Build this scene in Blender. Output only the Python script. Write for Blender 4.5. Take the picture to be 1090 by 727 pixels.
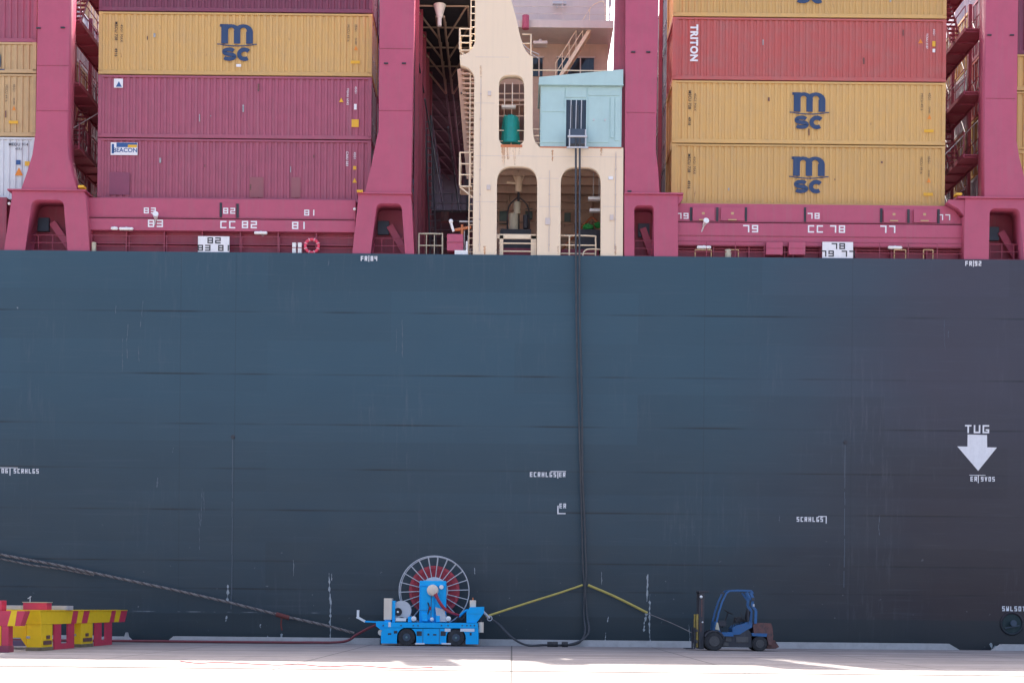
import bpy, bmesh, math, random
from mathutils import Vector, Matrix
R = math.radians
random.seed(7)
for o in list(bpy.data.objects): bpy.data.objects.remove(o)
SC = bpy.context.scene
COL = SC.collection

# ------------------------------------------------------------------ camera, sky, sun, exposure
CAM_H, CAM_D, FPX, ROLL = 1.58, 60.0, 1461.0, R(0.55)
cd = bpy.data.cameras.new('camera'); cam = bpy.data.objects.new('camera', cd); COL.objects.link(cam)
cam.location = (0, -CAM_D, CAM_H)
cam.rotation_euler = (Matrix.Rotation(R(90), 3, 'X') @ Matrix.Rotation(ROLL, 3, 'Z')).to_euler()
cd.sensor_width = 36; cd.lens = 36 * FPX / 1090
cd.shift_y = (648 - 363.5) / 1090
cd.clip_end = 6000; cd.clip_start = 0.5
SC.camera = cam
SUN_EL, SUN_AZ = R(55), R(-8)         # sun stands behind the ship
w = bpy.data.worlds.new('World'); SC.world = w; w.use_nodes = True
nt = w.node_tree; bg = nt.nodes['Background']
sky = nt.nodes.new('ShaderNodeTexSky'); sky.sky_type = 'NISHITA'; sky.sun_disc = False
sky.sun_elevation = SUN_EL; sky.sun_rotation = SUN_AZ; sky.air_density = 0.8; sky.dust_density = 6.0; sky.ozone_density = 1.0
nt.links.new(sky.outputs[0], bg.inputs[0]); bg.inputs[1].default_value = 0.15
sd = bpy.data.lights.new('sun', 'SUN'); sd.energy = 4.0; sd.angle = R(0.5); sd.color = (1.0, 0.93, 0.83)
sun = bpy.data.objects.new('sun', sd); COL.objects.link(sun)
sv = Vector((math.sin(SUN_AZ) * math.cos(SUN_EL), math.cos(SUN_AZ) * math.cos(SUN_EL), math.sin(SUN_EL)))
sun.rotation_euler = sv.to_track_quat('Z', 'Y').to_euler(); sun.location = sv * 100
vs = SC.view_settings
SC.display_settings.display_device = 'sRGB'
vs.view_transform = 'Standard'; vs.look = 'None'; vs.gamma = 1; vs.use_curve_mapping = False
vs.exposure = 1.8

# ------------------------------------------------------------------ helpers
def U(px, py, y):
    """photo measurement (pixels of the 1090 px photograph) -> point in the world on the plane at depth y"""
    dx, dy = px - 545.0, 648.0 - py
    u = dx * math.cos(ROLL) - dy * math.sin(ROLL); v = dx * math.sin(ROLL) + dy * math.cos(ROLL)
    d = CAM_D + y
    return Vector((u * d / FPX, y, CAM_H + v * d / FPX))
def S(px, y): return px * (CAM_D + y) / FPX

class MB:
    def __init__(s): s.bm = bmesh.new()
    def box(s, x0, y0, z0, x1, y1, z1, bev=0.0):
        if x0 > x1: x0, x1 = x1, x0
        if y0 > y1: y0, y1 = y1, y0
        if z0 > z1: z0, z1 = z1, z0
        m = Matrix.Translation(((x0+x1)/2, (y0+y1)/2, (z0+z1)/2)) @ Matrix.Diagonal((x1-x0, y1-y0, z1-z0, 1))
        r = bmesh.ops.create_cube(s.bm, size=1, matrix=m)
        if bev:
            es = list({e for v in r['verts'] for e in v.link_edges})
            bmesh.ops.bevel(s.bm, geom=es, offset=bev, segments=2, profile=0.6, affect='EDGES')
        return s
    def cyl(s, a, b, r, n=12, r2=None, caps=True):
        a = Vector(a); b = Vector(b); d = b - a
        if d.length < 1e-6: return s
        q = d.to_track_quat('Z', 'Y').to_matrix().to_4x4()
        bmesh.ops.create_cone(s.bm, cap_ends=caps, segments=n, radius1=r, radius2=r if r2 is None else r2, depth=d.length,
                              matrix=Matrix.Translation((a+b)/2) @ q)
        return s
    def ball(s, c, r, sc=(1,1,1), n=14):
        bmesh.ops.create_uvsphere(s.bm, u_segments=n, v_segments=max(6, n//2), radius=r,
                                  matrix=Matrix.Translation(c) @ Matrix.Diagonal((*sc, 1)))
        return s
    def bar(s, a, b, w_, h_):
        a = Vector(a); b = Vector(b); d = b - a
        q = d.to_track_quat('Z', 'Y').to_matrix().to_4x4()
        bmesh.ops.create_cube(s.bm, size=1, matrix=Matrix.Translation((a+b)/2) @ q @ Matrix.Diagonal((w_, h_, d.length, 1)))
        return s
    def tube(s, pts, r, n=8, sub=6, twist=None):
        pts = [Vector(p) for p in pts]
        if sub > 1 and len(pts) > 2:
            out = []
            for i in range(len(pts)-1):
                p0 = pts[max(i-1, 0)]; p1 = pts[i]; p2 = pts[i+1]; p3 = pts[min(i+2, len(pts)-1)]
                for k in range(sub):
                    t = k / sub
                    out.append(0.5*((2*p1)+(-p0+p2)*t+(2*p0-5*p1+4*p2-p3)*t*t+(-p0+3*p1-3*p2+p3)*t**3))
            out.append(pts[-1]); pts = out
        prev = None; up = Vector((0.01, 1, 0.02)).normalized()
        for i, p in enumerate(pts):
            t = (pts[min(i+1, len(pts)-1)] - pts[max(i-1, 0)]).normalized()
            a = t.cross(up)
            if a.length < 1e-3: a = t.cross(Vector((1, 0, 0)))
            a.normalize(); b = t.cross(a)
            rr = r
            ring = []
            for k in range(n):
                g = 2*math.pi*k/n
                rad = rr*(1+(0.16*math.cos(3*(g + (twist or 0)*i)) if twist else 0))
                ring.append(s.bm.verts.new(p + (a*math.cos(g) + b*math.sin(g))*rad))
            if prev:
                for k in range(n):
                    s.bm.faces.new((prev[k], prev[(k+1) % n], ring[(k+1) % n], ring[k]))
            else: s.bm.faces.new(ring[::-1])
            prev = ring
        s.bm.faces.new(prev)
        return s
    def prism(s, poly, y0, y1):
        """poly: list of (x,z); extruded along y"""
        f = [s.bm.verts.new((x, y0, z)) for x, z in poly]; b = [s.bm.verts.new((x, y1, z)) for x, z in poly]
        s.bm.faces.new(f); s.bm.faces.new(b[::-1]); n = len(poly)
        for i in range(n): s.bm.faces.new((f[i], b[i], b[(i+1) % n], f[(i+1) % n]))
        return s
    def prismx(s, poly, x0, x1):
        f = [s.bm.verts.new((x0, y, z)) for y, z in poly]; b = [s.bm.verts.new((x1, y, z)) for y, z in poly]
        s.bm.faces.new(f); s.bm.faces.new(b[::-1]); n = len(poly)
        for i in range(n): s.bm.faces.new((f[i], b[i], b[(i+1) % n], f[(i+1) % n]))
        return s
    def ring(s, c, axis, r, rt, n=36, m=8):
        c = Vector(c); q = Vector(axis).to_track_quat('Z', 'Y').to_matrix()
        vs_ = []
        for i in range(n):
            a = 2*math.pi*i/n; row = []
            for j in range(m):
                b = 2*math.pi*j/m
                row.append(s.bm.verts.new(c + q @ Vector(((r+rt*math.cos(b))*math.cos(a), (r+rt*math.cos(b))*math.sin(a), rt*math.sin(b)))))
            vs_.append(row)
        for i in range(n):
            for j in range(m):
                s.bm.faces.new((vs_[i][j], vs_[(i+1) % n][j], vs_[(i+1) % n][(j+1) % m], vs_[i][(j+1) % m]))
        return s
    def mesh(s, name, mat, smooth=False):
        bmesh.ops.recalc_face_normals(s.bm, faces=s.bm.faces)
        me = bpy.data.meshes.new(name); s.bm.to_mesh(me); s.bm.free()
        if mat: me.materials.append(mat)
        if smooth:
            for p in me.polygons: p.use_smooth = True
            try: me.set_sharp_from_angle(angle=R(40))
            except Exception: pass
        return me
    def build(s, name, mat, parent=None, smooth=False):
        return link(name, s.mesh(name, mat, smooth), parent)
def link(name, me, parent=None, loc=None):
    o = bpy.data.objects.new(name, me); COL.objects.link(o)
    if parent:
        o.parent = parent
        p = parent; off = Vector((0, 0, 0))
        while p: off += p.location; p = p.parent
        o.location = -off
    if loc is not None: o.location = loc
    return o
def empty(name, label, cat, loc=(0, 0, 0), group=None):
    o = bpy.data.objects.new(name, None); COL.objects.link(o); o.location = loc; o.empty_display_size = 0.3
    o['label'] = label; o['category'] = cat
    if group: o['group'] = group
    return o
def tag(o, label, cat, group=None):
    o['label'] = label; o['category'] = cat
    if group: o['group'] = group
    return o
def structure(o): o['kind'] = 'structure'; return o
def piv(o, c):
    """move a thing-mesh's origin to its base"""
    c = Vector(c); o.data.transform(Matrix.Translation(-c)); o.location = c; return o

def plate(name, outer, holes, y0, y1, mat, parent=None):
    """a steel plate cut to an outline in x/z with openings, from y0 to y1"""
    cu = bpy.data.curves.new('c', 'CURVE'); cu.dimensions = '2D'; cu.fill_mode = 'BOTH'; cu.extrude = abs(y1-y0)/2
    for poly in [outer] + holes:
        sp = cu.splines.new('POLY'); sp.points.add(len(poly)-1); sp.use_cyclic_u = True
        for i, (x, z) in enumerate(poly): sp.points[i].co = (x, z, 0, 1)
    t = bpy.data.objects.new('t', cu); COL.objects.link(t)
    bpy.context.view_layer.update()
    me = bpy.data.meshes.new_from_object(t.evaluated_get(bpy.context.evaluated_depsgraph_get()))
    bpy.data.objects.remove(t); bpy.data.curves.remove(cu)
    me.transform(Matrix.Translation((0, (y0+y1)/2, 0)) @ Matrix.Rotation(R(90), 4, 'X'))
    bm = bmesh.new(); bm.from_mesh(me); bmesh.ops.remove_doubles(bm, verts=bm.verts, dist=1e-4)
    bmesh.ops.recalc_face_normals(bm, faces=bm.faces); bm.to_mesh(me); bm.free()
    me.name = name; me.materials.clear(); me.materials.append(mat)
    return link(name, me, parent)
def rrect(x0, z0, x1, z1, rt, rb=0.0, n=8, tx0=None, tx1=None):
    """rectangle/trapezium with rounded top (rt) and bottom (rb) corners"""
    a, b = (x0 if tx0 is None else tx0), (x1 if tx1 is None else tx1)
    pts = []
    def arc(cx, cz, r, a0, a1):
        if r <= 0: return [(cx, cz)]
        return [(cx+r*math.cos(a0+(a1-a0)*i/n), cz+r*math.sin(a0+(a1-a0)*i/n)) for i in range(n+1)]
    pts += arc(x0+rb, z0+rb, rb, math.pi, 1.5*math.pi)
    pts += arc(x1-rb, z0+rb, rb, 1.5*math.pi, 2*math.pi)
    pts += arc(b-rt, z1-rt, rt, 0, .5*math.pi)
    pts += arc(a+rt, z1-rt, rt, .5*math.pi, math.pi)
    return pts
def text_mesh(txt, h, bold=0.0, spacing=1.0, wide=1.0, lines=0.95):
    cu = bpy.data.curves.new('t', 'FONT'); cu.body = txt; cu.size = 1; cu.align_x = 'CENTER'; cu.align_y = 'CENTER'
    cu.space_character = spacing; cu.offset = bold; cu.space_line = lines; cu.fill_mode = 'FRONT'; cu.resolution_u = 4
    t = bpy.data.objects.new('t', cu); COL.objects.link(t); bpy.context.view_layer.update()
    me = bpy.data.meshes.new_from_object(t.evaluated_get(bpy.context.evaluated_depsgraph_get()))
    bpy.data.objects.remove(t); bpy.data.curves.remove(cu)
    xs = [v.co.x for v in me.vertices]; ys = [v.co.y for v in me.vertices]
    cx, cy, hh = (min(xs)+max(xs))/2, (min(ys)+max(ys))/2, max(ys)-min(ys)
    me.transform(Matrix.Diagonal((h/hh*wide, h/hh, 1, 1)) @ Matrix.Translation((-cx, -cy, 0)))
    return me
G7 = {'0': ['AFZUA'], '1': ['CX'], '2': ['AFPKUZ'], '3': ['AFZU', 'KP'], '4': ['AKP', 'FZ'], '5': ['FAKPZU'], '6': ['FAUZPK'], '7': ['AFZ'], '8': ['AFZUA', 'KP'], '9': ['PKAFZU'],
 'C': ['FAUZ'], 'R': ['UAFPK', 'MZ'], 'H': ['AU', 'FZ', 'KP'], 'L': ['AUZ'], 'G': ['FAUZIJ'], 'S': ['FAKPZU'], 'E': ['FAUZ', 'KP'], 'V': ['AXF'], 'O': ['AFZUA'], 'T': ['AF', 'CX'], 'U': ['AUZF'], 'F': ['FAU', 'KP'], 'W': ['AUZF', 'MX'], ' ': []}
GP = {'A': (0, 2), 'F': (1, 2), 'C': (.5, 2), 'K': (0, 1), 'P': (1, 1), 'M': (.5, 1), 'N': (.5, 1), 'U': (0, 0), 'Z': (1, 0), 'X': (.5, 0), 'I': (1, .75), 'J': (.6, .75)}
def block_mesh(txt, h, wide=1.0, t=.2, gap=.34):
    """square stencilled block letters, as welded on a ship's side"""
    bm = bmesh.new(); W_ = h*.74*wide; th = h*t; adv = W_+h*gap; x = 0
    for i, ch in enumerate(txt):
        if ch == ' ': x += adv*.75; continue
        for st in G7[ch]:
            for a, c in zip(st[:-1], st[1:]):
                p = Vector((x+GP[a][0]*(W_-th)+th/2, GP[a][1]*(h-th)/2+th/2)); q = Vector((x+GP[c][0]*(W_-th)+th/2, GP[c][1]*(h-th)/2+th/2))
                d = (q-p).normalized(); n = Vector((-d.y, d.x))*th/2; p -= d*th*.46; q += d*th*.46
                bm.faces.new([bm.verts.new((*v, 0)) for v in (p-n, q-n, q+n, p+n)])
        x += adv if ch != '1' else adv*.8
    w_ = x-h*gap; bmesh.ops.translate(bm, verts=bm.verts, vec=(-w_/2, -h/2, 0))
    # each stroke a hair in front of the last, so no two faces share a plane
    for i, f in enumerate(bm.faces):
        for v in f.verts: v.co.z = .0006*i
    bmesh.ops.recalc_face_normals(bm, faces=bm.faces)
    me = bpy.data.meshes.new('block'); bm.to_mesh(me); bm.free(); return me
def text(txt, h, at, mat, parent, name='lettering', bold=0.02, spacing=1.05, wide=1.0, rot=0.0, lines=0.95, me=None):
    """flat painted letters facing -y at the given point"""
    if me is None: me = text_mesh(txt, h, bold, spacing, wide, lines)
    me.transform(Matrix.Translation(at) @ Matrix.Rotation(rot, 4, 'Y') @ Matrix.Rotation(R(90), 4, 'X'))
    me.name = name; me.materials.clear(); me.materials.append(mat)
    return link(name, me, parent)

# ------------------------------------------------------------------ materials
def mat(name, col, rough=0.5, metal=0.0, grime=0.25, gcol=None, scale=1.5, streak=0.25, bump=0.0, bscale=20, spec=0.5, obj=True, rust=0.0, coat=0.0):
    m = bpy.data.materials.new(name); m.use_nodes = True; n = m.node_tree; N = n.nodes; L = n.links
    b = N['Principled BSDF']; b.inputs['Roughness'].default_value = rough; b.inputs['Metallic'].default_value = metal
    b.inputs['Specular IOR Level'].default_value = spec
    b.inputs['Coat Weight'].default_value = coat
    g = N.new('ShaderNodeNewGeometry')
    no = N.new('ShaderNodeTexNoise'); no.inputs['Scale'].default_value = scale; no.inputs['Detail'].default_value = 7; no.inputs['Roughness'].default_value = 0.65
    L.new(g.outputs['Position'], no.inputs['Vector'])
    mp = N.new('ShaderNodeMapping'); mp.inputs['Scale'].default_value = (5.0, 5.0, 0.35); L.new(g.outputs['Position'], mp.inputs['Vector'])
    st = N.new('ShaderNodeTexNoise'); st.inputs['Scale'].default_value = 1.4; st.inputs['Detail'].default_value = 5; L.new(mp.outputs[0], st.inputs['Vector'])
    r1 = N.new('ShaderNodeMapRange'); r1.inputs[1].default_value = 0.42; r1.inputs[2].default_value = 0.72; r1.inputs[4].default_value = grime; L.new(no.outputs[0], r1.inputs[0])
    r2 = N.new('ShaderNodeMapRange'); r2.inputs[1].default_value = 0.5; r2.inputs[2].default_value = 0.75; r2.inputs[4].default_value = streak; L.new(st.outputs[0], r2.inputs[0])
    c = (*col, 1)
    gc = gcol or tuple(0.55*x+0.02 for x in col)
    m1 = N.new('ShaderNodeMix'); m1.data_type = 'RGBA'; m1.inputs[6].default_value = c; m1.inputs[7].default_value = (*gc, 1); L.new(r1.outputs[0], m1.inputs[0])
    m2 = N.new('ShaderNodeMix'); m2.data_type = 'RGBA'; L.new(m1.outputs[2], m2.inputs[6]); m2.inputs[7].default_value = tuple(0.6*x+0.08 for x in col)+(1,); L.new(r2.outputs[0], m2.inputs[0])
    out = m2.outputs[2]
    if rust:
        rn = N.new('ShaderNodeTexNoise'); rn.inputs['Scale'].default_value = 2.3; rn.inputs['Detail'].default_value = 9; rn.inputs['Roughness'].default_value = 0.75
        mp2 = N.new('ShaderNodeMapping'); mp2.inputs['Scale'].default_value = (1.6, 1.6, 0.6); mp2.inputs['Location'].default_value = (3, 7, 1); L.new(g.outputs['Position'], mp2.inputs['Vector']); L.new(mp2.outputs[0], rn.inputs['Vector'])
        r3 = N.new('ShaderNodeMapRange'); r3.inputs[1].default_value = 0.68-0.08*rust; r3.inputs[2].default_value = 0.76; L.new(rn.outputs[0], r3.inputs[0])
        m3 = N.new('ShaderNodeMix'); m3.data_type = 'RGBA'; L.new(out, m3.inputs[6]); m3.inputs[7].default_value = (0.16, 0.06, 0.03, 1); L.new(r3.outputs[0], m3.inputs[0]); out = m3.outputs[2]
    if obj:
        oi = N.new('ShaderNodeObjectInfo'); hs = N.new('ShaderNodeHueSaturation')
        r4 = N.new('ShaderNodeMapRange'); r4.inputs[3].default_value = 0.93; r4.inputs[4].default_value = 1.07; L.new(oi.outputs['Random'], r4.inputs[0])
        L.new(r4.outputs[0], hs.inputs['Value']); L.new(out, hs.inputs['Color']); out = hs.outputs[0]
    L.new(out, b.inputs['Base Color'])
    if bump:
        bn = N.new('ShaderNodeTexNoise'); bn.inputs['Scale'].default_value = bscale; bn.inputs['Detail'].default_value = 4; L.new(g.outputs['Position'], bn.inputs['Vector'])
        bp = N.new('ShaderNodeBump'); bp.inputs['Strength'].default_value = bump; bp.inputs['Distance'].default_value = 0.02; L.new(bn.outputs[0], bp.inputs['Height']); L.new(bp.outputs[0], b.inputs['Normal'])
    return m

M = dict(
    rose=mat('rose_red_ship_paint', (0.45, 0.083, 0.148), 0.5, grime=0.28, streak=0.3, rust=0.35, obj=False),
    rose_dark=mat('dark_rose_ship_paint', (0.30, 0.05, 0.085), 0.55, grime=0.5, streak=0.4, rust=0.4, obj=False),  # darker, grimier version of the rose, for recesses and inner steel
    maroon=mat('maroon_container_paint', (0.35, 0.088, 0.14), 0.6, grime=0.4, streak=0.35, rust=0.25),
    plum=mat('plum_container_paint', (0.20, 0.045, 0.085), 0.55, grime=0.4, streak=0.35, rust=0.25),
    brick=mat('faded_red_container_paint', (0.47, 0.105, 0.095), 0.6, grime=0.6, gcol=(0.38, 0.15, 0.14), streak=0.4, rust=0.25),
    tan=mat('tan_yellow_container_paint', (0.60, 0.375, 0.13), 0.6, grime=0.4, gcol=(0.50, 0.34, 0.17), streak=0.25, rust=0.5),
    pale_tan=mat('weathered_tan_container_paint', (0.55, 0.38, 0.19), 0.6, grime=0.35, streak=0.2, rust=0.3),
    white=mat('white_reefer_paint', (0.66, 0.69, 0.72), 0.45, grime=0.25, streak=0.15, rust=0.2),
    navyc=mat('navy_container_paint', (0.03, 0.05, 0.10), 0.55, grime=0.3, streak=0.3, rust=0.2),
    cream=mat('cream_ship_paint', (0.82, 0.665, 0.48), 0.5, grime=0.16, gcol=(0.74, 0.58, 0.42), scale=0.8, streak=0.14, obj=False),
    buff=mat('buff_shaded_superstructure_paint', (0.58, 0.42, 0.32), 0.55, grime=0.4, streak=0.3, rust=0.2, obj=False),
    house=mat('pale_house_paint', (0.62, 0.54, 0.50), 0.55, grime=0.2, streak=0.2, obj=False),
    teal=mat('pale_turquoise_cabin_paint', (0.42, 0.60, 0.585), 0.45, grime=0.2, streak=0.14, obj=False),
    white_paint=mat('white_marking_paint', (0.80, 0.80, 0.82), 0.6, grime=0.25, gcol=(0.5, 0.5, 0.53), scale=6, streak=0.2, obj=False),
    worn_white=mat('worn_scraped_paint', (0.42, 0.45, 0.46), 0.7, grime=0.8, gcol=(0.12, 0.15, 0.18), scale=9, streak=0.7, obj=False),
    black_paint=mat('black_marking_paint', (0.02, 0.02, 0.025), 0.6, obj=False),
    logo=mat('navy_logo_paint', (0.022, 0.055, 0.14), 0.6, grime=0.2, obj=False),
    orange=mat('orange_sticker', (0.75, 0.25, 0.03), 0.6, grime=0.1, obj=False),
    yellow_st=mat('yellow_sticker', (0.75, 0.42, 0.03), 0.6, grime=0.1, obj=False),
    sticker=mat('blue_sticker_print', (0.03, 0.10, 0.28), 0.6, obj=False),
    dark=mat('dark_steel', (0.035, 0.035, 0.045), 0.55, grime=0.4, streak=0.3, obj=False),
    midsteel=mat('navy_shadow_steel', (0.05, 0.075, 0.11), 0.55, grime=0.4, obj=False),
    galv=mat('galvanised_steel', (0.55, 0.56, 0.58), 0.45, metal=0.15, grime=0.3, obj=False),
    lampwhite=mat('white_lamp_plastic', (0.82, 0.82, 0.80), 0.35, grime=0.05, streak=0.05, obj=False),
    glass=mat('dark_window_glass', (0.02, 0.028, 0.04), 0.08, grime=0.1, obj=False),
    green=mat('green_tarpaulin', (0.0, 0.27, 0.24), 0.6, grime=0.45, scale=7, bump=0.6, bscale=9, obj=False),
    lime=mat('bright_green_net', (0.02, 0.30, 0.06), 0.7, grime=0.3, scale=9, obj=False),
    rubber=mat('black_rubber', (0.018, 0.018, 0.022), 0.7, grime=0.5, gcol=(0.07, 0.065, 0.06), scale=8, bump=0.3, bscale=60, obj=False),
    cable=mat('black_cable_sheath', (0.04, 0.045, 0.055), 0.45, grime=0.4, gcol=(0.09, 0.09, 0.09), scale=3, obj=False),
    redcable=mat('red_cable_sheath', (0.38, 0.028, 0.05), 0.5, grime=0.4, scale=5, obj=False),
    blue=mat('bright_blue_machine_paint', (0.002, 0.44, 0.90), 0.5, grime=0.3, scale=4, gcol=(0.02, 0.30, 0.58), streak=0.12, rust=0.45, obj=False, spec=0.25),
    fblue=mat('faded_blue_forklift_paint', (0.018, 0.12, 0.31), 0.4, grime=0.7, scale=5, gcol=(0.03, 0.09, 0.2), streak=0.2, rust=0.5, obj=False),
    rusty=mat('rust_brown_counterweight', (0.17, 0.075, 0.065), 0.75, grime=0.9, gcol=(0.05, 0.045, 0.05), scale=7, streak=0.3, bump=0.4, obj=False),
    creamplast=mat('cream_cabinet', (0.82, 0.68, 0.54), 0.5, grime=0.15, obj=False),
    yellow=mat('yellow_safety_paint', (0.92, 0.60, 0.008), 0.5, grime=0.2, gcol=(0.55, 0.33, 0.02), scale=3, streak=0.08, rust=0.35, obj=False),
    red=mat('red_safety_paint', (0.62, 0.04, 0.09), 0.5, grime=0.35, scale=3, streak=0.2, rust=0.2, obj=False),
    concrete=mat('weathered_kerb_concrete', (0.47, 0.455, 0.45), 0.85, grime=0.6, gcol=(0.32, 0.30, 0.29), scale=2.5, streak=0.1, bump=0.4, bscale=14, obj=False),
    rope=mat('grey_mooring_rope', (0.24, 0.215, 0.20), 0.9, grime=0.7, gcol=(0.12, 0.09, 0.09), scale=5, streak=0.1, bump=0.7, bscale=45, obj=False),
    ropedark=mat('brown_rope_strand', (0.12, 0.095, 0.09), 0.9, grime=0.6, scale=5, obj=False),
    strap=mat('yellow_rope', (0.50, 0.40, 0.10), 0.8, grime=0.5, scale=6, obj=False),
    wornyellow=mat('worn_dirty_yellow', (0.42, 0.29, 0.05), 0.6, grime=0.7, gcol=(.10, .08, .05), scale=7, obj=False),
    faintscrape=mat('faint_hull_scrape', (0.10, 0.125, 0.155), 0.6, grime=0.6, gcol=(.055, .085, .12), scale=9, obj=False),
    dirtyrim=mat('dusty_wheel_rim', (0.09, 0.085, 0.085), 0.7, grime=0.6, scale=9, obj=False),
    dullred=mat('dull_red_hose', (0.18, 0.028, 0.04), 0.6, grime=0.6, gcol=(.14, .05, .05), scale=3, obj=False),
    lbuff=mat('light_buff_inner_paint', (0.80, 0.60, 0.47), 0.6, grime=0.3, streak=0.25, rust=0.3, obj=False),
    greyteal=mat('grey_green_box_paint', (0.16, 0.26, 0.25), 0.6, grime=0.3, obj=False),
    galvdark=mat('dull_galvanised_steel', (0.13, 0.15, 0.18), 0.5, grime=0.4, obj=False),
    palepink=mat('faded_pink_band', (0.72, 0.48, 0.52), 0.6, grime=0.2, obj=False),
    deepbrown=mat('dark_brown_recess_shade', (0.16, 0.105, 0.08), 0.7, grime=0.5, obj=False),
    copper=mat('orange_pipe_paint', (0.55, 0.17, 0.06), 0.5, grime=0.4, obj=False),
    ringred=mat('pink_red_lifebuoy', (0.75, 0.06, 0.12), 0.5, grime=0.1, obj=False),
    beige=mat('beige_machine_paint', (0.50, 0.46, 0.34), 0.6, grime=0.4, obj=False),
)

def hull_material():
    m = bpy.data.materials.new('dark_blue_hull_paint'); m.use_nodes = True; n = m.node_tree; N = n.nodes; L = n.links
    b = N['Principled BSDF']; g = N.new('ShaderNodeNewGeometry'); sp = N.new('ShaderNodeSeparateXYZ'); L.new(g.outputs['Position'], sp.inputs[0])
    def math_(op, a, bb=None, c=None, clamp=False):
        k = N.new('ShaderNodeMath'); k.operation = op; k.use_clamp = clamp
        for i, v in enumerate((a, bb, c)):
            if v is None: continue
            if isinstance(v, (int, float)): k.inputs[i].default_value = v
            else: L.new(v, k.inputs[i])
        return k.outputs[0]
    def mapn(scale, sc, det=5, loc=(0, 0, 0), rough=0.6):
        mp = N.new('ShaderNodeMapping'); mp.inputs['Scale'].default_value = scale; mp.inputs['Location'].default_value = loc; L.new(g.outputs['Position'], mp.inputs[0])
        t = N.new('ShaderNodeTexNoise'); t.inputs['Scale'].default_value = sc; t.inputs['Detail'].default_value = det; t.inputs['Roughness'].default_value = rough; L.new(mp.outputs[0], t.inputs[0]); return t.outputs[0]
    def ramp(v, a, b_, lo=0.0, hi=1.0):
        r = N.new('ShaderNodeMapRange'); r.inputs[1].default_value = a; r.inputs[2].default_value = b_; r.inputs[3].default_value = lo; r.inputs[4].default_value = hi; L.new(v, r.inputs[0]); return r.outputs[0]
    def mix(f, a, b_, mode='MIX'):
        k = N.new('ShaderNodeMix'); k.data_type = 'RGBA'; k.blend_type = mode
        if isinstance(f, (int, float)): k.inputs[0].default_value = f
        else: L.new(f, k.inputs[0])
        for i, v in ((6, a), (7, b_)):
            if isinstance(v, tuple): k.inputs[i].default_value = (*v, 1)
            else: L.new(v, k.inputs[i])
        return k.outputs[2]
    x, z = sp.outputs[0], sp.outputs[2]
    c = mix(ramp(mapn((0.12, 1, 0.5), 0.5, 4), 0.35, 0.65), (0.021, 0.063, 0.094), (0.026, 0.069, 0.100))
    # browner towards the right hand end: a reflection put into the base colour
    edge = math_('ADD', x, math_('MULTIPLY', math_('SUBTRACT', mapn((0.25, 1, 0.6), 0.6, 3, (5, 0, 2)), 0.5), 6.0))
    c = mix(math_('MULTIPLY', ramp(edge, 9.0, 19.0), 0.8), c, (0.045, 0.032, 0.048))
    # darker lower strakes: the weaker light down there put into the colour
    low = math_('ADD', z, math_('MULTIPLY', mapn((0.15, 1, 0.8), 0.7, 3), 5.0))
    c = mix(ramp(low, 4.5, 14.0, 0.75, 0.0), c, (0.015, 0.026, 0.034))
    c = mix(math_('MULTIPLY', math_('MULTIPLY', ramp(edge, 9.0, 19.0), ramp(low, 4.5, 14.0, 1.0, 0.0)), 0.85), c, (0.026, 0.014, 0.020))  # lower right: painted reflection and painted dimming combined
    # rectangular plates each with a slightly different coat
    pl = N.new('ShaderNodeTexBrick'); mpb = N.new('ShaderNodeMapping'); mpb.inputs['Rotation'].default_value = (R(90), 0, 0); mpb.inputs['Location'].default_value = (1.3, 0, 0)
    cmb = N.new('ShaderNodeCombineXYZ'); L.new(x, cmb.inputs[0]); L.new(z, cmb.inputs[1]); L.new(cmb.outputs[0], pl.inputs[0])
    pl.inputs['Color1'].default_value = (0.42, 0.42, 0.42, 1); pl.inputs['Color2'].default_value = (0.58, 0.58, 0.58, 1); pl.inputs['Mortar Size'].default_value = 0.0
    pl.inputs['Scale'].default_value = 1.0; pl.inputs['Brick Width'].default_value = 10.8; pl.inputs['Row Height'].default_value = 2.2
    c = mix(0.6, c, pl.outputs[0], 'OVERLAY')
    # horizontal weld seams, showing here and there
    fac = None
    for i, z0 in enumerate((14.45, 11.73, 9.55, 7.6, 5.8, 3.57, 2.35)):
        d = math_('ABSOLUTE', math_('SUBTRACT', z, z0)); line = ramp(d, 0.014, 0.05, 1.0, 0.0)
        gate = ramp(mapn((0.16, 0, 0), 1.0, 2, (i*13.7, 0, 0)), 0.46, 0.60, 0.10, 0.80)
        k = math_('MULTIPLY', line, gate); fac = k if fac is None else math_('MAXIMUM', fac, k)
    for x0 in (-14.6, 14.75, -35.0, 35.5, -12.2, 8.3):
        d = math_('ABSOLUTE', math_('SUBTRACT', x, x0)); k = math_('MULTIPLY', ramp(d, 0.008, 0.03, 1.0, 0.0), 0.22); fac = math_('MAXIMUM', fac, k)
    c = mix(fac, c, (0.004, 0.007, 0.010))
    # vertical scuffs and salt streaks
    scn = mapn((3.0, 1, 0.28), 1.6, 8, (2, 0, 5), 0.7); gate = ramp(mapn((0.5, 1, 0.25), 0.5, 3, (9, 0, 1)), 0.50, 0.66)
    scf = math_('MULTIPLY', ramp(scn, 0.52, 0.78), gate)
    c = mix(math_('MULTIPLY', scf, 0.42), c, (0.15, 0.15, 0.175))
    hz = mapn((0.25, 1, 6.0), 1.0, 6, (4, 0, 3), 0.7)
    c = mix(math_('MULTIPLY', ramp(hz, 0.55, 0.8), 0.22), c, (0.10, 0.12, 0.15))
    spk = mapn((1, 1, 1), 5.0, 3, (1, 0, 3), 0.5); lowband = ramp(z, 0.2, 5.5, 1.0, 0.0)
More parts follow.
